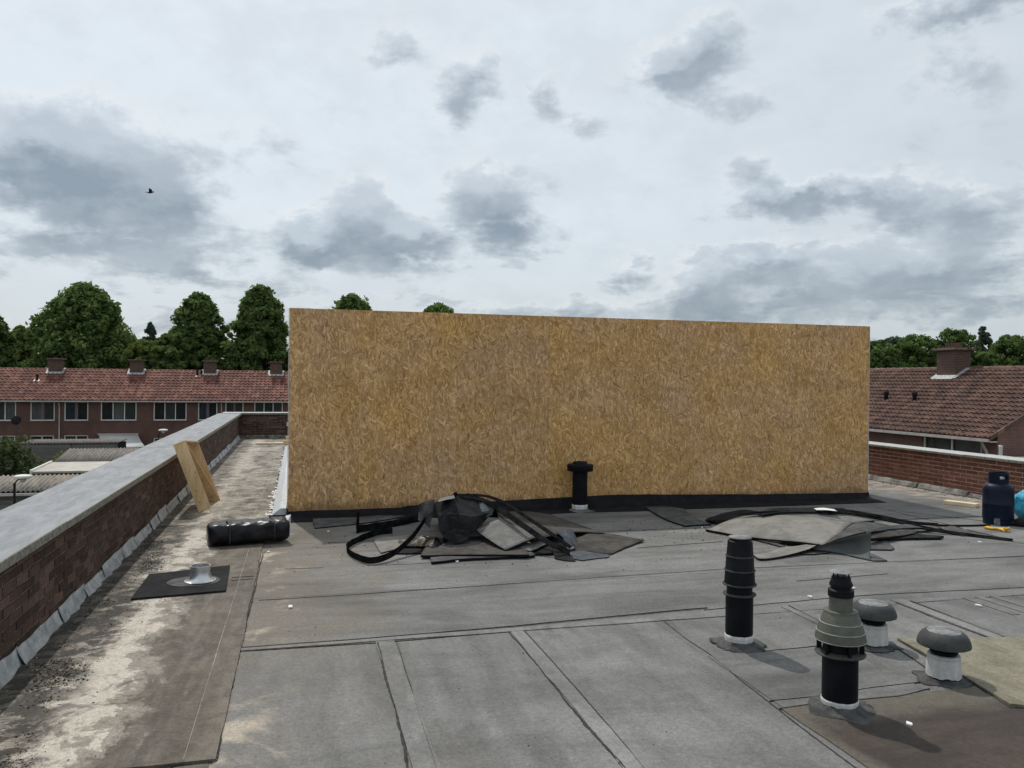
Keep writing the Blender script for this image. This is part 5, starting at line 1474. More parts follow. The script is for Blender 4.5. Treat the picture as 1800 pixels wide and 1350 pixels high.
M['tiles2'] = tile_material('roof_tiles_brown', (0.098, 0.056, 0.045), (0.138, 0.076, 0.057), (0.185, 0.100, 0.070), 0.253, 0.20)
M['pvc_white'] = surf('pvc_white', (0.60, 0.585, 0.54), (0.72, 0.70, 0.65), 3, 0.5)
M['gutter_pale'] = surf('gutter_pale', (0.36, 0.33, 0.31), (0.48, 0.45, 0.42), 4, 0.6)
M['mauve_panel'] = surf('mauve_panel', (0.10, 0.062, 0.072), (0.13, 0.082, 0.09), 5, 0.6)
def glass_mat():
    m, t, b = new_mat('window_glass')
    b.inputs['Base Color'].default_value = (0.012, 0.016, 0.02, 1)
    b.inputs['Roughness'].default_value = 0.04
    b.inputs['Specular IOR Level'].default_value = 0.6
    b.inputs['Alpha'].default_value = 0.28
    return m
M['glass'] = glass_mat()
for nm, c1, c2 in (('dark', (.01, .011, .012), (.025, .025, .026)), ('net', (.20, .20, .19), (.33, .33, .31)), ('grey', (.07, .075, .075), (.12, .125, .12)), ('blue', (.02, .04, .07), (.05, .09, .13)), ('green', (.05, .065, .055), (.085, .1, .085))):  # the dark entry paints the unlit room behind the glass, not cloth
    M['cur_' + nm] = surf('curtain_' + nm, c1, c2, 4, 0.9, stretch=(4, 1, .4))

def wallmesh(W, H, rects):
    """front wall at y=0 with reveals 0.12 deep"""
    xs = sorted({0, W} | {r_[0] for r_ in rects} | {r_[1] for r_ in rects})
    zs = sorted({0, H} | {r_[2] for r_ in rects} | {r_[3] for r_ in rects})
    b = MB()
    for xa, xb in zip(xs[:-1], xs[1:]):
        for za, zb in zip(zs[:-1], zs[1:]):
            xm, zm = (xa + xb) / 2, (za + zb) / 2
            if any(r_[0] < xm < r_[1] and r_[2] < zm < r_[3] for r_ in rects):
                continue
            b.add([(xa, 0, za), (xb, 0, za), (xb, 0, zb), (xa, 0, zb)], [(0, 1, 2, 3)])
    for (xa, xb, za, zb) in rects:
        d = 0.35
        b.add([(xa, 0, za), (xa, 0, zb), (xa, d, zb), (xa, d, za)], [(0, 1, 2, 3)])
        b.add([(xb, 0, za), (xb, d, za), (xb, d, zb), (xb, 0, zb)], [(0, 1, 2, 3)])
        b.add([(xa, 0, zb), (xb, 0, zb), (xb, d, zb), (xa, d, zb)], [(0, 1, 2, 3)])
        b.add([(xa, 0, za), (xa, d, za), (xb, d, za), (xb, 0, za)], [(0, 1, 2, 3)])
    return b
def tile_field(W, y0, z0, y1, z1, pitch=0.30, rows=14, seed=0):
    b = MB()
    sl = Vector((0, y1 - y0, z1 - z0))
    nrm = Vector((0, -(z1 - z0), y1 - y0)).normalized()
    ncol = int(round(W / pitch))
    per = 5
    us = [W * i / (ncol * per) for i in range(ncol * per + 1)]
    amp = pitch / 0.30
    prof = [0.0, 0.02 * amp, 0.065 * amp, 0.075 * amp, 0.03 * amp]
    rr = random.Random(seed)
    prev = None
    for k in range(rows):
        lines = []
        for (t, lift) in ((k / rows - 0.006, 0.045), ((k + 1) / rows, 0.0)):
            base_i = len(b.v)
            jit = [rr.uniform(-.006, .006) for _ in range(ncol + 1)]
            for i, u in enumerate(us):
                q = Vector((u, y0, z0)) + sl * t + nrm * (lift + prof[i % per] + jit[i // per])
                b.v.append(tuple(q))
            lines.append(base_i)
        n = len(us)
        if prev is not None:
            for i in range(n - 1):
                b.f.append((prev + i, prev + i + 1, lines[0] + i + 1, lines[0] + i))
        for i in range(n - 1):
            b.f.append((lines[0] + i, lines[0] + i + 1, lines[1] + i + 1, lines[1] + i))
        prev = lines[1]
    # underside drop at the eave
    i0 = len(b.v)
    for i, u in enumerate(us):
        b.v.append(tuple(Vector((u, y0, z0)) - nrm * 0.03))
    for i in range(len(us) - 1):
        b.f.append((i0 + i, i0 + i + 1, i + 1, i))
    return b
def make_window(root, xa, xb, za, zb, lights, cur, bar=0.07, mid_panel=False, yoff=0.05):
    f = MB()
    f.box(xa, xb, yoff, yoff + .06, za, za + bar)
    f.box(xa, xb, yoff, yoff + .06, zb - bar, zb)
    f.box(xa, xa + bar, yoff + .001, yoff + .061, za + bar, zb - bar)
    f.box(xb - bar, xb, yoff + .001, yoff + .061, za + bar, zb - bar)
    w = (xb - xa - 2 * bar)
    if mid_panel:
        pw = w * 0.16
        segs = [(xa + bar, xa + bar + (w - pw) / 2), (xa + bar + (w + pw) / 2, xb - bar)]
    else:
        mb = 0.055
        lw = (w - (lights - 1) * mb) / lights
        segs = []
        for i in range(lights):
            s = xa + bar + i * (lw + mb)
            segs.append((s, s + lw))
            if i:
                f.box(s - mb, s, yoff + .001, yoff + .055, za + bar, zb - bar)
    win = f.build('window', M['pvc_white'], root, local=True)
    if mid_panel:
        MB().box(xa + bar + (w - pw) / 2, xa + bar + (w + pw) / 2, yoff + .004, yoff + .058, za + bar, zb - bar).build('panel', M['mauve_panel'], win, local=True)
    for i, (s, e) in enumerate(segs):
        MB().box(s, e, yoff + .025, yoff + .035, za + bar, zb - bar).build('pane', M['glass'], win, local=True)
        c_ = cur[i % len(cur)]
        MB().box(s - .02, e + .02, yoff + .10, yoff + .12, za + bar - .02, zb - bar + .02).build('curtain', M['cur_' + c_], win, local=True)  # dark panels are the room's shade put into colour; the rest are curtains
    MB().box(xa - .05, xb + .05, -0.06, yoff - .002, za - .055, za - .003).build('sill', M['mortar_dark'], win, local=True)
    return win
def house(label, origin, rz, W, eave, ridge, half, wins, chim, pipe, tmat, wmat, rows=11, pitch=0.30, gable=(False, False), group=None, over=0.3, pots=0, chim_size=(0.46, 0.38, 0.88), vents=()):
    root = empty('terraced_house', origin, rz)
    tag(root, label, 'house', group)
    D = half * 2
    wb = wallmesh(W, eave, [w[:4] for w in wins])
    wb.add([(0, D, 0), (W, D, 0), (W, D, eave), (0, D, eave)], [(1, 0, 3, 2)])
    wb.add([(0.002, 0, 0), (0.002, 0, eave), (0.002, half, ridge - .05), (0.002, D, eave), (0.002, D, 0)], [(0, 1, 2, 3, 4)])
    wb.add([(W - .002, 0, 0), (W - .002, 0, eave), (W - .002, half, ridge - .05), (W - .002, D, eave), (W - .002, D, 0)], [(4, 3, 2, 1, 0)])
    wb.build('wall', M[wmat], root, local=True)
    z_over = eave - (ridge - eave) / half * over + 0.03
    rf = tile_field(W, -over, z_over, half, ridge, rows=rows, pitch=pitch, seed=int(W * 100)).build('roof', M[tmat], root, local=True)
    stuff(rf)
    MB().add([(0, half, ridge), (W, half, ridge), (W, D + over, z_over), (0, D + over, z_over)], [(0, 1, 2, 3)]).build('rear_roof', M[tmat], root, local=True)
    rt = MB()
    s = 0.0
    while s < W - 0.01:
        e = min(s + 0.36, W)
        pts = []
        for xx, r_ in ((s, .125), (s + .04, .13), (e, .105)):
            pts.append([(xx, half + r_ * math.cos(a), ridge - 0.04 + r_ * math.sin(a)) for a in [math.pi * k / 6 for k in range(7)]])
        b0 = len(rt.v)
        for p_ in pts:
            rt.v += p_
        for i in range(2):
            for k in range(6):
                rt.f.append((b0 + i * 7 + k, b0 + (i + 1) * 7 + k, b0 + (i + 1) * 7 + k + 1, b0 + i * 7 + k + 1))
        rt.f.append(tuple(b0 + k for k in range(7)))
        s = e
    stuff(rt.build('ridge_tiles', M[tmat], rf, local=True))
    gu = MB().box(0.003, W - 0.003, -over - 0.10, -over + 0.02, z_over - 0.11, z_over - 0.025)
    gu.build('gutter', M['gutter_pale'], root, local=True)
    MB().box(0.004, W - 0.004, -over + 0.021, -0.002, z_over - 0.13, z_over - 0.09).build('soffit', M['gutter_pale'], root, local=True)
    for w in wins:
        make_window(root, *w[:4], w[4], w[5], mid_panel=w[6] if len(w) > 6 else False)
    if pipe is not None:
        MB().tube([(pipe, -over - 0.03, z_over - 0.1), (pipe, -0.09, z_over - 0.45), (pipe, -0.08, 0.0)], 0.045, 8).build('downpipe', M['gutter_pale'], root, local=True, smooth=True)
    if chim is not None:
        cx, cy = chim
        sx, sy, hh = chim_size
        zb = ridge - abs(cy - half) * (ridge - eave) / half
        ch = MB().box(cx - sx, cx + sx, cy - sy, cy + sy, zb - 0.8, zb + hh).build('chimney', M['chimney_brick'], root, local=True)
        MB().box(cx - sx - .13, cx + sx + .13, cy - sy - .13, cy + sy + .13, zb + hh + .002, zb + hh + .09).build('chimney_cap', M['mortar_dark'], ch, local=True)
        fl_ = MB()
        sl = (ridge - eave) / half
        for (xa, xb, ya, yb) in ((cx - sx - .08, cx + sx + .08, cy - sy - .20, cy - sy + .01), (cx - sx - .16, cx - sx + .005, cy - sy - .14, cy + sy * .5), (cx + sx - .005, cx + sx + .16, cy - sy - .14, cy + sy * .5)):
            ya2, yb2 = min(ya, half), min(yb, half)
            za_, zb_ = ridge - (half - ya2) * sl + .09, ridge - (half - yb2) * sl + .10
            fl_.add([(xa, ya2, za_), (xb, ya2, za_), (xb, yb2, zb_), (xa, yb2, zb_), (xa, ya2, za_ + .02), (xb, ya2, za_ + .02), (xb, yb2, zb_ + .05), (xa, yb2, zb_ + .05)], [(0, 3, 2, 1), (4, 5, 6, 7), (0, 1, 5, 4), (1, 2, 6, 5), (2, 3, 7, 6), (3, 0, 4, 7)])
        fl_.build('lead_flashing', M['lead'], ch, local=True)
        for k in range(pots):
            px_ = cx - sx + .16 + k * (2 * sx - .32) / max(1, pots - 1)
            MB().lathe((px_, cy, zb + hh + .09), [(.10, 0), (.105, .02), (.085, .17), (.095, .19), (.07, .19)], 12).build('chimney_pot', M['chimney_brick'], ch, local=True, smooth=True)
    for k, (vx, vy, vh, col_) in enumerate(vents):
        zb = ridge - abs(vy - half) * (ridge - eave) / half
        ve = MB().lathe((vx, vy, zb - .05), [(.07, 0), (.07, vh), (.10, vh + .01), (.10, vh + .14), (.05, vh + .16)], 12).build('roof_vent', M['scrap_dark'], root, local=True, smooth=True)
        if col_:
            MB().obox((vx, vy - .05, zb + .03), (.22, 0, 0), (0, .12, .06), (0, 0, .02)).build('flashing', M['pvc_white'], ve, local=True)
    if gable[0] or gable[1]:
        for g_, xx in ((gable[0], -0.06), (gable[1], W)):
            if g_:
                MB().add([(xx, -over, z_over - .06), (xx + .06, -over, z_over - .06), (xx + .06, half, ridge - .03), (xx, half, ridge - .03), (xx, -over, z_over + .08), (xx + .06, -over, z_over + .08), (xx + .06, half, ridge + .10), (xx, half, ridge + .10)],
                         [(0, 3, 2, 1), (4, 5, 6, 7), (0, 1, 5, 4), (1, 2, 6, 5), (2, 3, 7, 6), (3, 0, 4, 7)]).build('verge', M[tmat], root, local=True)
    return root
def U(x0, ws):   # window list from world x / z
    return [(a - x0, b_ - x0, za - GZ, zb - GZ) + tuple(rest) for (a, b_, za, zb, *rest) in ws]
EV, RG, HF = 5.42, 7.56, 4.0
grp = 'terraced houses beyond the left parapet'
up_, lo_ = (-1.60, -0.20), (-3.75, -2.66)
x0 = -22.3
house('terraced house at the far left with the red vent stack on its roof', (x0, 65, GZ), 0, 5.57, EV, RG, HF, U(x0, [(-21.64, -19.55, *up_, 3, ['net', 'grey', 'net']), (-18.64, -17.06, *up_, 2, ['net', 'grey'], True), (-18.66, -17.10, *lo_, 2, ['dark', 'dark']), (-21.4, -19.6, -4.2, -2.66, 2, ['dark', 'net'])]), (-17.95 - x0, 3.75), 5.57, 'tiles', 'house_brick', group=grp, vents=((-19.15 - x0 + 0.3, 2.3, .38, True),))
x0 = -16.73
house('terraced house with the white sloping awning at ground level', (x0, 65, GZ), 0, 5.56, EV, RG, HF, U(x0, [(-16.43, -14.85, *up_, 2, ['blue', 'dark'], True), (-14.02, -11.60, *up_, 3, ['dark', 'net', 'green']), (-16.43, -14.85, *lo_, 2, ['green', 'green']), (-13.9, -11.7, -4.6, -3.0, 2, ['dark', 'dark'])]), (-12.26 - x0, 3.75), None, 'tiles', 'house_brick', group=grp)
x0 = -11.17
house('terraced house right of the awning, blue curtain in its small window', (x0, 65, GZ), 0, 5.55, EV, RG, HF, U(x0, [(-10.43, -8.13, *up_, 3, ['dark', 'grey', 'dark']), (-7.32, -5.95, *up_, 2, ['blue', 'dark'], True), (-10.4, -8.1, -4.3, -2.9, 2, ['dark', 'dark']), (-7.3, -6.0, *lo_, 2, ['dark', 'grey'])]), (-6.86 - x0, 3.75), 5.53, 'tiles', 'house_brick', group=grp, vents=((-7.85 - x0 + .1, 3.2, .42, True), (-7.45 - x0, 3.35, .3, False)))
x0 = -5.62
house('terraced house directly behind the far end of the roof walkway', (x0, 65, GZ), 0, 5.55, EV, RG, HF, U(x0, [(-5.37, -4.06, *up_, 2, ['green', 'grey'], True), (-3.27, -1.17, *up_, 3, ['green', 'green', 'grey'])]), (-1.78 - x0, 3.75), None, 'tiles', 'house_brick', group=grp)
x0 = -0.07
house('terraced house hidden behind the strand board enclosure', (x0, 65, GZ), 0, 5.55, EV, RG, HF, U(x0, [(0.4, 2.5, *up_, 3, ['dark', 'grey', 'dark']), (3.3, 4.7, *up_, 2, ['grey', 'dark'], True)]), None, 5.5, 'tiles', 'house_brick', group=grp)

# the row on the right runs away from us; its front faces the roof
EV2, RG2 = 5.60, 7.70
grp2 = 'houses beyond the right parapet'
house('end house on the right with a big brick chimney and brown pantile roof', (20.5, 25.95, GZ), R(-90), 6.05, EV2, RG2, 4.0, [(3.0, 5.45, 4.15, 5.46, 2, ['net', 'net']), (3.0, 5.3, 1.0, 2.4, 2, ['dark', 'dark'])], (0.50, 3.6), 5.75, 'tiles2', 'house_brick2', rows=17, pitch=0.20, gable=(False, True), group=grp2, pots=5, chim_size=(0.44, 0.36, 0.90), vents=((0.85, 1.55, .28, False),))
house('house on the right behind the end house, partly hidden by the strand board', (20.5, 32.05, GZ), R(-90), 6.08, EV2, RG2, 4.0, [(1.0, 3.0, 4.0, 5.35, 2, ['grey', 'dark'])], None, None, 'tiles2', 'house_brick2', rows=17, pitch=0.20, group=grp2, vents=((5.45, 1.55, .28, False),))
pr_ = MB().lathe((20.1, 19.4, GZ), [(.05, 0), (.05, 5.25), (.06, 5.3), (.0, 5.31)], 10).build('rainwater_pipe', M['pvc_white'], None, smooth=True, base=(20.1, 19.4, GZ))
tag(pr_, 'white rainwater pipe at the corner of the right end house', 'pipe')
# lean-to roof beside that house
lt = empty('garden_shed', (23.2, 18.3, GZ))
tag(lt, 'pale flat roofed outbuilding beside the gable of the right end house', 'shed')
MB().box(20.9, 25.5, 16.9, 19.7, GZ, -0.62).build('wall', M['house_brick2'], lt)
MB().box(20.7, 25.7, 16.7, 19.75, -0.615, -0.48).build('roof_edge', M['pvc_white'], lt)

# awning
def cloth_mat():
    m, t, b = new_mat('awning_cloth')
    d = t.node('ShaderNodeBsdfDiffuse'); d.inputs[0].default_value = (0.74, 0.74, 0.72, 1)
    q = t.node('ShaderNodeBsdfTranslucent'); q.inputs[0].default_value = (0.7, 0.69, 0.66, 1)
    mx = t.node('ShaderNodeMixShader'); mx.inputs[0].default_value = 0.4
    t.l.new(d.outputs[0], mx.inputs[1]); t.l.new(q.outputs[0], mx.inputs[2])
    t.l.new(mx.outputs[0], [k for k in t.n if k.type == 'OUTPUT_MATERIAL'][0].inputs[0])
    t.n.remove(b)
    return m
M['awning'] = cloth_mat()
aw_ = empty('awning', (-12.4, 64, GZ + 2.0))
tag(aw_, 'white fabric awning sloping out from the terraced house', 'awning')
rows_ = []
ab = MB()
AW = [(-14.14, 64.93, -2.63), (-11.49, 64.93, -2.60), (-12.95, 61.30, -3.29), (-10.40, 61.30, -3.20)]
for i in range(9):
    t = i / 8
    sag = -0.10 * math.sin(math.pi * t)
    l_ = Vector(AW[0]).lerp(Vector(AW[2]), t) + Vector((0, 0, sag))
    r_ = Vector(AW[1]).lerp(Vector(AW[3]), t) + Vector((0, 0, sag))
    ab.v += [tuple(l_), tuple((l_ + r_) / 2 - Vector((0, 0, .02))), tuple(r_)]
    if i:
        k = (i - 1) * 3
        ab.f += [(k, k + 1, k + 4, k + 3), (k + 1, k + 2, k + 5, k + 4)]
o = ab.build('canopy', M['awning'], aw_, smooth=True)
k = o.modifiers.new('thick', 'SOLIDIFY'); k.thickness = 0.01
MB().tube([(-14.2, 64.93, -2.60), (-11.45, 64.93, -2.60)], .05, 8).build('roller', M['gutter_pale'], aw_)
MB().tube([Vector(AW[2]) + Vector((0, -.03, -.05)), Vector(AW[3]) + Vector((0, -.03, -.05))], .05, 8).build('front_bar', M['pvc_white'], aw_)
for xx in (-14.0, -11.55):
    MB().tube([(xx, 64.95, -3.4), (xx + .6, 61.4, -3.5)], .025, 6).build('arm', M['gutter_pale'], aw_)

# ------------------------------------------------------------------ sheds and gardens
M['fibre_cement'] = surf('fibre_cement', (0.155, 0.135, 0.115), (0.275, 0.245, 0.205), 3, 0.95, stretch=(2, .5, 1), grain=0.35, gscale=14)
M['fibre_cement2'] = surf('fibre_cement2', (0.125, 0.110, 0.100), (0.205, 0.182, 0.160), 3, 0.95, stretch=(2, .5, 1), grain=0.25, gscale=14)
M['shed_board'] = surf('shed_board', (0.095, 0.090, 0.084), (0.150, 0.142, 0.132), 2, 0.9, stretch=(1, 1, 8), vary=0.18)
M['shed_roof_pale'] = surf('shed_roof_pale', (0.36, 0.33, 0.285), (0.46, 0.425, 0.37), 1.5, 0.8)
def corrugated(root, xa, xb, ya, za, yb, zb, mat, pitch=0.185, amp=0.036, name='corrugated_roof'):
    b = MB()
    per = 8
    n = int((xb - xa) / pitch * per)
    for (yy, zz) in ((ya, za), (ya + (yb - ya) * .5, za + (zb - za) * .5 - .0), (yb, zb)):
        for i in range(n + 1):
            x = xa + (xb - xa) * i / n
            b.v.append((x, yy, zz + amp * math.sin(2 * math.pi * (x - xa) / pitch)))
    for r_ in range(2):
        for i in range(n):
            b.f.append((r_ * (n + 1) + i, r_ * (n + 1) + i + 1, (r_ + 1) * (n + 1) + i + 1, (r_ + 1) * (n + 1) + i))
    o = b.build(name, mat, root, smooth=True)
    k = o.modifiers.new('thick', 'SOLIDIFY'); k.thickness = 0.012; k.offset = -1
    return o
def boards(root, xa, xb, y, z0, z1, n, mat=None):
    h = (z1 - z0) / n
    for i in range(n):
        MB().box(xa, xb, y - 0.02 - .004 * (i % 2), y, z0 + i * h + .004, z0 + (i + 1) * h - .004).build('board', mat or M['shed_board'], root)
s1 = empty('garden_shed', (-13.5, 39, GZ))
tag(s1, 'garden shed with lichen-speckled corrugated roof, nearest below the left parapet', 'shed', 'garden sheds')
corrugated(s1, -18.0, -8.0, 37.9, -3.18, 40.3, -2.78, M['fibre_cement'])
MB().box(-17.9, -8.1, 38.12, 40.2, GZ, -3.3).build('wall', M['scrap_dark'], s1)
boards(s1, -17.85, -8.15, 38.115, GZ + .1, -3.32, 9)
MB().box(-18.0, -8.0, 37.78, 37.89, -3.36, -3.26).build('gutter', M['gutter_pale'], s1)
MB().tube([(-10.35, 37.85, -3.36), (-10.35, 37.85, GZ)], 0.04, 8).build('downpipe', M['gutter_pale'], s1)
s2 = empty('garden_shed', (-9.5, 46.5, GZ))
tag(s2, 'garden shed with plain pale felt roof between the two corrugated roofs', 'shed', 'garden sheds')
MB().add([(-12.4, 43.6, -3.07), (-6.0, 43.6, -3.07), (-6.0, 47.0, -2.95), (-12.4, 47.0, -2.95), (-12.4, 43.6, -2.98), (-6.0, 43.6, -2.98), (-6.0, 47.0, -2.86), (-12.4, 47.0, -2.86)], [(0, 3, 2, 1), (4, 5, 6, 7), (0, 1, 5, 4), (1, 2, 6, 5), (2, 3, 7, 6), (3, 0, 4, 7)]).build('felt_roof', M['shed_roof_pale'], s2)
MB().add([(-12.5, 43.55, -3.09), (-12.402, 43.55, -3.09), (-12.402, 47.0, -2.97), (-12.5, 47.0, -2.97), (-12.5, 43.55, -2.90), (-12.402, 43.55, -2.90), (-12.402, 47.0, -2.78), (-12.5, 47.0, -2.78)], [(0, 3, 2, 1), (4, 5, 6, 7), (0, 1, 5, 4), (1, 2, 6, 5), (2, 3, 7, 6), (3, 0, 4, 7)]).build('bargeboard', M['pvc_white'], s2)
MB().box(-12.2, -6.1, 43.9, 46.98, GZ, -3.1).build('wall', M['shed_board'], s2)
s3 = empty('garden_shed', (-9, 48.6, GZ))
tag(s3, 'garden shed with darker grey corrugated roof behind the pale flat one', 'shed', 'garden sheds')
corrugated(s3, -12.4, -5.8, 47.06, -2.88, 50.2, -2.42, M['fibre_cement2'])
MB().box(-12.2, -6.0, 47.2, 50.1, GZ, -2.96).build('wall', M['shed_board'], s3)
s4 = empty('garden_shed', (-13.6, 58, GZ))
tag(s4, 'dark weathered board shed in front of the terraced houses, wavy roof edge', 'shed', 'garden sheds')
MB().box(-16.9, -11.3, 57.0, 59.8, GZ, -2.75).build('wall', M['scrap_dark'], s4)
boards(s4, -16.9, -14.02, 56.995, GZ + .1, -2.70, 12)
boards(s4, -13.98, -11.28, 56.995, GZ + .1, -2.70, 12)
corrugated(s4, -17.0, -11.2, 56.9, -2.63, 60.0, -2.60, M['fibre_cement2'], amp=0.045)
# fence with boards
def fence(label, p0, p1, h, n, mat):
    root = empty('garden_fence', ((p0[0] + p1[0]) / 2, (p0[1] + p1[1]) / 2, GZ))
    tag(root, label, 'fence', 'garden fences')
    a, b_ = Vector((p0[0], p0[1], 0)), Vector((p1[0], p1[1], 0))
    d = (b_ - a).normalized()
    s = Vector((-d.y, d.x, 0))
    L_ = (b_ - a).length
    for i in range(n):
        c_ = a + d * (L_ * (i + .5) / n) + Vector((0, 0, GZ + h / 2 + rng.uniform(-.02, .02)))
        MB().obox(c_, d * (L_ / n / 2 - .006), s * (.012 + .004 * (i % 2)), Vector((0, 0, h / 2))).build('board', mat, root)
    for zz in (0.3, h - .3):
        MB().obox((a + b_) / 2 + s * .04 + Vector((0, 0, GZ + zz)), d * L_ / 2, s * .02, Vector((0, 0, .04))).build('rail', mat, root)
    return root
fence('grey board fence behind the leafy garden shrub', (-16.5, 52.0), (-11.0, 52.4), 2.0, 32, M['shed_board'])
fence('board fence running between the garden sheds', (-12.6, 40.5), (-12.7, 52.0), 1.8, 40, M['shed_board'])

# lane lamps
def lamp(label, x, y, ztop):
    root = empty('lamp_post', (x, y, GZ))
    tag(root, label, 'lamp post', 'lane lamps')
    MB().lathe((x, y, GZ), [(.06, 0), (.06, 1.0), (.045, 1.05), (.04, ztop - GZ - .28), (.0, ztop - GZ - .27)], 10).build('post', M['scrap_dark'], root, smooth=True)
    MB().tube([(x, y, ztop - .32), (x + .06, y, ztop - .2), (x + .2, y, ztop - .1)], .022, 6).build('arm', M['scrap_dark'], root)
    hd = MB().lathe((x + .25, y, ztop - .10), [(.10, -.04), (.22, -.02), (.26, .0), (.265, .05), (.24, .08), (.12, .10), (0, .105)], 20).build('lamp_head', M['pvc_white'], root, smooth=True, angle=40)
    MB().lathe((x + .25, y, ztop - .2), [(.0, -.06), (.05, -.05), (.09, .0), (.10, .055)], 14).build('diffuser', M['clear_film'], hd, smooth=True)
lamp('white headed lane lamp standing in front of the speckled corrugated shed', -9.05, 30, -1.62)
lamp('white headed lane lamp further off in front of the house with the blue curtain', -8.2, 53, -1.52)
# satellite dish on a pole
root = empty('satellite_dish', (-17.4, 58, GZ))
tag(root, 'dark satellite dish on a thin pole above the garden shrub', 'satellite dish')
MB().tube([(-17.4, 58, GZ), (-17.4, 58, -1.15)], .03, 8).build('pole', M['scrap_brown'], root)
dsh = MB().lathe((0, 0, 0), [(0.0, 0.06), (.12, .05), (.24, .02), (.30, 0), (.30, -.012), (.24, .006), (.12, .036), (0, .046)], 24, cap=False)
mt = Matrix.Translation((-17.4, 57.9, -1.2)) @ Matrix.Rotation(R(75), 4, 'X')
dsh.v = [tuple(mt @ Vector(q)) for q in dsh.v]
dsh.build('dish', M['scrap_dark'], root, smooth=True)
MB().tube([(-17.4, 57.9, -1.45), (-17.35, 57.45, -1.25)], .015, 6).build('feed_arm', M['scrap_dark'], root)

# ------------------------------------------------------------------ trees
def leaf_mat(name, c1, c2, tr=0.35):
    m, t, b = new_mat(name)
    P = t.pos()
    r = t.node('ShaderNodeNewGeometry').outputs['Random Per Island']
    n = t.noise(P, 0.55, 3, .6)
    col = t.mix(t.sm(n, .3, .7), c1 + (1,), c2 + (1,))
    col = t.hsv(col, h=t.lin(r, 0, 1, .485, .512), val=t.lin(r, 0, 1, .65, 1.35))
    d = t.node('ShaderNodeBsdfDiffuse')
    t.put(d.inputs[0], col)
    tl_ = t.node('ShaderNodeBsdfTranslucent')
    t.put(tl_.inputs[0], t.hsv(col, h=.49, sat=1.1, val=1.2))
    mx = t.node('ShaderNodeMixShader')
    mx.inputs[0].default_value = tr
    t.l.new(d.outputs[0], mx.inputs[1])
    t.l.new(tl_.outputs[0], mx.inputs[2])
    out = [q for q in t.n if q.type == 'OUTPUT_MATERIAL'][0]
    t.l.new(mx.outputs[0], out.inputs[0])
    t.n.remove(b)
    return m
M['leaf'] = leaf_mat('linden_leaf', (0.080, 0.130, 0.044), (0.150, 0.215, 0.078), .45)
M['leaf_light'] = leaf_mat('light_leaf', (0.105, 0.150, 0.045), (0.165, 0.210, 0.070), .45)
M['leaf_far'] = leaf_mat('far_leaf', (0.070, 0.100, 0.065), (0.10, 0.135, 0.090))
M['leaf_shrub'] = leaf_mat('shrub_leaf', (0.06, 0.085, 0.035), (0.115, 0.14, 0.07), .4)
M['bark'] = surf('bark', (0.045, 0.036, 0.028), (0.09, 0.075, 0.058), 5, 0.95, stretch=(4, 4, .6))
def leaves(b, c, rad, n, size, rr, squash=1.0, outward=None):
    for _ in range(n):
        d_ = Vector((rr.gauss(0, 1), rr.gauss(0, 1), rr.gauss(0, 1)))
        if d_.length < 1e-3:
            continue
        d_.normalize()
        k = rad * (0.55 + 0.5 * rr.random())
        p = c + Vector((d_.x * k, d_.y * k, d_.z * k * squash))
        nrm = (d_ * 0.9 + Vector((rr.gauss(0, .6), rr.gauss(0, .6), rr.gauss(0, .6) + 0.35))).normalized()
        a = nrm.cross(Vector((rr.gauss(0, 1), rr.gauss(0, 1), rr.gauss(0, 1)))).normalized()
        e = nrm.cross(a)
        s = size * rr.uniform(.6, 1.35)
        b0 = len(b.v)
        b.v += [tuple(p - a * s), tuple(p + e * s * .55), tuple(p + a * s), tuple(p - e * s * .55)]
        b.f.append((b0, b0 + 1, b0 + 2, b0 + 3))
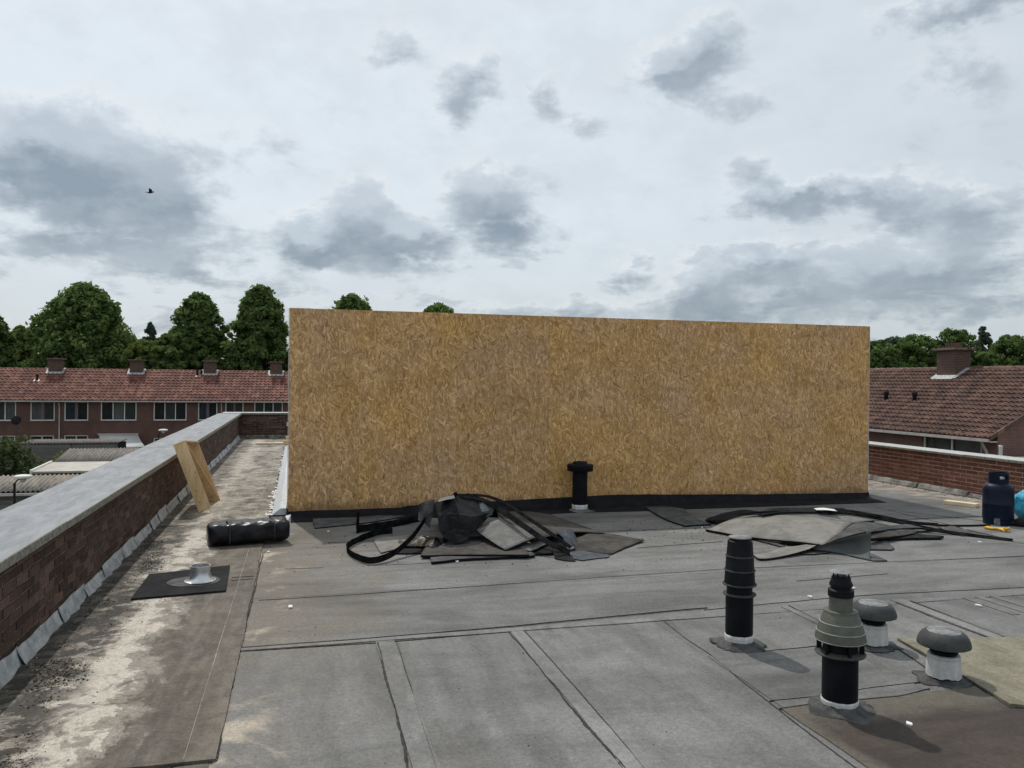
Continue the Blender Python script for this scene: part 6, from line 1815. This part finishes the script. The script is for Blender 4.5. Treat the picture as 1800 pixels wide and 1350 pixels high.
def tree(label, x, y, ztop, w, zlow, seed, mat='leaf', shape='linden', clumps=190, per=60, size=0.21, group=None, base_z=GZ, name='linden_tree'):
    rr = random.Random(seed)
    root = empty(name, (x, y, base_z))
    tag(root, label, 'tree', group)
    H = ztop - zlow
    b = MB()
    def prof(t):
        if shape == 'linden':      # broad below, rounded cone above
            return max(0.04, (1 - t ** 1.9) ** 0.62)
        if shape == 'poplar':
            return max(0.06, math.sin(math.pi * min(1, (t * .86 + .14))) ** .7)
        return max(0.06, math.sqrt(max(0, 1 - (2 * t - .9) ** 2 / 1.25)))
    lobes = [(rr.uniform(0, 6.28), rr.uniform(.1, .85), rr.uniform(-.26, .26)) for _ in range(12)]
    cl = []
    for i in range(clumps):
        t = rr.random() ** 0.9
        a = rr.uniform(0, 6.283)
        R_ = w / 2 * prof(t)
        for (la, lt_, lm) in lobes:
            da = abs((a - la + math.pi) % 6.283 - math.pi)
            R_ *= 1 + lm * math.exp(-(da / .6) ** 2 - ((t - lt_) / .16) ** 2)
        k = R_ * (0.55 + 0.42 * rr.random() ** .5)
        cr_ = w * rr.uniform(.035, .10)
        c_ = Vector((x + k * math.cos(a), y + k * math.sin(a), zlow + H * t * (1 - .5 * cr_ / H)))
        cl.append(c_)
        leaves(b, c_, cr_, per, size, rr, .75)
    for i in range(int(clumps * .6)):     # inner fill
        t = rr.random() * .9
        a = rr.uniform(0, 6.283)
        k = w / 2 * prof(t) * rr.uniform(0, .75)
        leaves(b, Vector((x + k * math.cos(a), y + k * math.sin(a), zlow + H * t)), w * .11, int(per * .8), size * 1.6, rr)
    b.build('crown', M[mat], root)
    tb = MB()
    hh = ztop - base_z
    tb.tube([(x, y, base_z - .1), (x + .03 * w * rr.uniform(-1, 1), y, base_z + hh * .3), (x, y, base_z + hh * .6), (x, y, base_z + hh * .85)], [.028 * hh, .021 * hh, .012 * hh, .003 * hh], 10)
    trk = tb.build('trunk', M['bark'], root, smooth=True)
    for i in range(8):
        c_ = rr.choice(cl)
        s0 = Vector((x, y, base_z + hh * rr.uniform(.3, .6)))
        mid_ = s0.lerp(c_, .5) + Vector((0, 0, -.03 * hh))
        MB().tube([s0, mid_, c_], [.008 * hh, .005 * hh, .001 * hh], 6).build('limb', M['bark'], trk, smooth=True)
    return root
tg = 'trees behind the terraced houses'
def T(label, top, w, seed, **k):
    return tree(label, top[0], top[1], top[2], w, k.pop('zlow', -0.5), seed, group=tg, **k)
T('dark green tree cut by the left picture edge', (-27.01, 84.00, 7.21), 4.6, 1)
T('lighter green tree between the picture edge and the broadest crown', (-29.11, 98.00, 6.98), 4.6, 2, mat='leaf_light')
T('broadest dark green tree, domed crown left of the poplar', (-19.95, 85.00, 10.44), 10.6, 3, clumps=330)
T('low light green tree below the small dark poplar', (-13.60, 82.00, 5.13), 5.0, 4, mat='leaf_light', shape='round')
T('lower dark green tree just left of the twin tall crowns', (-11.43, 81.00, 5.77), 4.0, 15, shape='round', clumps=90)
tree('small narrow dark poplar far off between two big crowns', *(-21.42, 130.00, 9.77), 3.0, -1, 5, mat='leaf_far', shape='poplar', clumps=90, name='poplar_tree', group=tg)
T('tall dark green tree, left of the pair beside the strand board', (-9.62, 85.00, 9.96), 7.6, 6, clumps=240)
T('tall dark green tree touching the left corner of the strand board', (-3.64, 83.00, 10.93), 7.4, 7, clumps=250)
T('tree whose tip shows above the strand board near its left end', (5.27, 84.00, 10.24), 9.0, 8)
T('tree whose small tip shows second above the strand board', (14.47, 86.00, 9.87), 9.5, 9)
tg = 'trees behind the right houses'
T('dark green tree just right of the strand board edge', (79.91, 98.00, 7.93), 6.2, 21, shape='round')
T('bushy green tree left of the big brick chimney', (87.84, 100.00, 9.12), 7.4, 22, shape='round')
T('rounded green tree directly behind the big brick chimney', (94.61, 100.00, 10.14), 7.6, 23, shape='round')
tree('dark pointed poplar right of the big brick chimney', *(120.02, 120.00, 12.42), 4.4, -1, 24, mat='leaf_far', shape='poplar', clumps=110, name='poplar_tree', group=tg)
T('low green tree filling the gap below the dark poplar', (95.87, 96.00, 6.55), 6.4, 25, shape='round', clumps=120)
T('rounded green tree at the right picture edge', (105.35, 100.00, 9.38), 7.6, 26, shape='round')
T('greyish tree far behind the chimney trees', (107.74, 128.00, 10.56), 8.0, 27, shape='round', mat='leaf_far')
# far woodland closing the horizon
wd_ = MB()
r5 = random.Random(12)
for i in range(420):
    x = -120 + 360 * i / 420
    leaves(wd_, Vector((x + r5.uniform(-.8, .8), 150 + r5.uniform(-6, 6), r5.uniform(-3, 2.2) + 1.3 * mnoise.noise(Vector((x * .06, 0, 0))))), 2.2, 26, .75, r5)
tag(stuff(wd_.build('woodland', M['leaf_far'], None)), 'distant mass of trees closing the horizon', 'woodland')

# leafy garden shrub, lower left
rr = random.Random(44)
root = empty('garden_shrub', (-14.0, 46, GZ))
tag(root, 'loose pale green shrub in the garden at the left picture edge', 'shrub')
b = MB()
for i in range(120):
    a = rr.uniform(0, 6.28)
    t = rr.random()
    k = 1.75 * math.sqrt(max(0, 1 - t ** 2.2)) * rr.uniform(.2, 1)
    leaves(b, Vector((-14.1 + k * math.cos(a), 46 + k * math.sin(a), -4.9 + 3.0 * t)), .36, 34, .11, rr)
for i in range(9):
    a = rr.uniform(0, 6.28)
    p0 = Vector((-14.1 + .8 * math.cos(a), 46 + .8 * math.sin(a), -2.8))
    for k in range(9):
        leaves(b, p0 + Vector((.02 * k * math.cos(a), 0, .16 * k)), .13, 7, .09, rr)
b.build('foliage', M['leaf_shrub'], root)
st = MB()
for i in range(7):
    a = rr.uniform(0, 6.28)
    st.tube([(-14.1, 46, GZ), (-14.1 + .5 * math.cos(a), 46 + .5 * math.sin(a), -4), (-14.1 + .9 * math.cos(a), 46 + .9 * math.sin(a), -2.4)], [.04, .03, .01], 6)
st.build('stems', M['bark'], root)
rr = random.Random(45)
root = empty('garden_shrub', (-12.0, 53.2, GZ))
tag(root, 'small green shrub in front of the dark board shed', 'shrub')
b = MB()
for i in range(50):
    a = rr.uniform(0, 6.28)
    t = rr.random()
    k = 1.2 * math.sqrt(max(0, 1 - t ** 2)) * rr.uniform(.2, 1)
    leaves(b, Vector((-13.4 + k * math.cos(a), 53.4 + k * .6 * math.sin(a), -5.0 + 2.0 * t)), .3, 26, .12, rr)
b.build('foliage', M['leaf_light'], root)
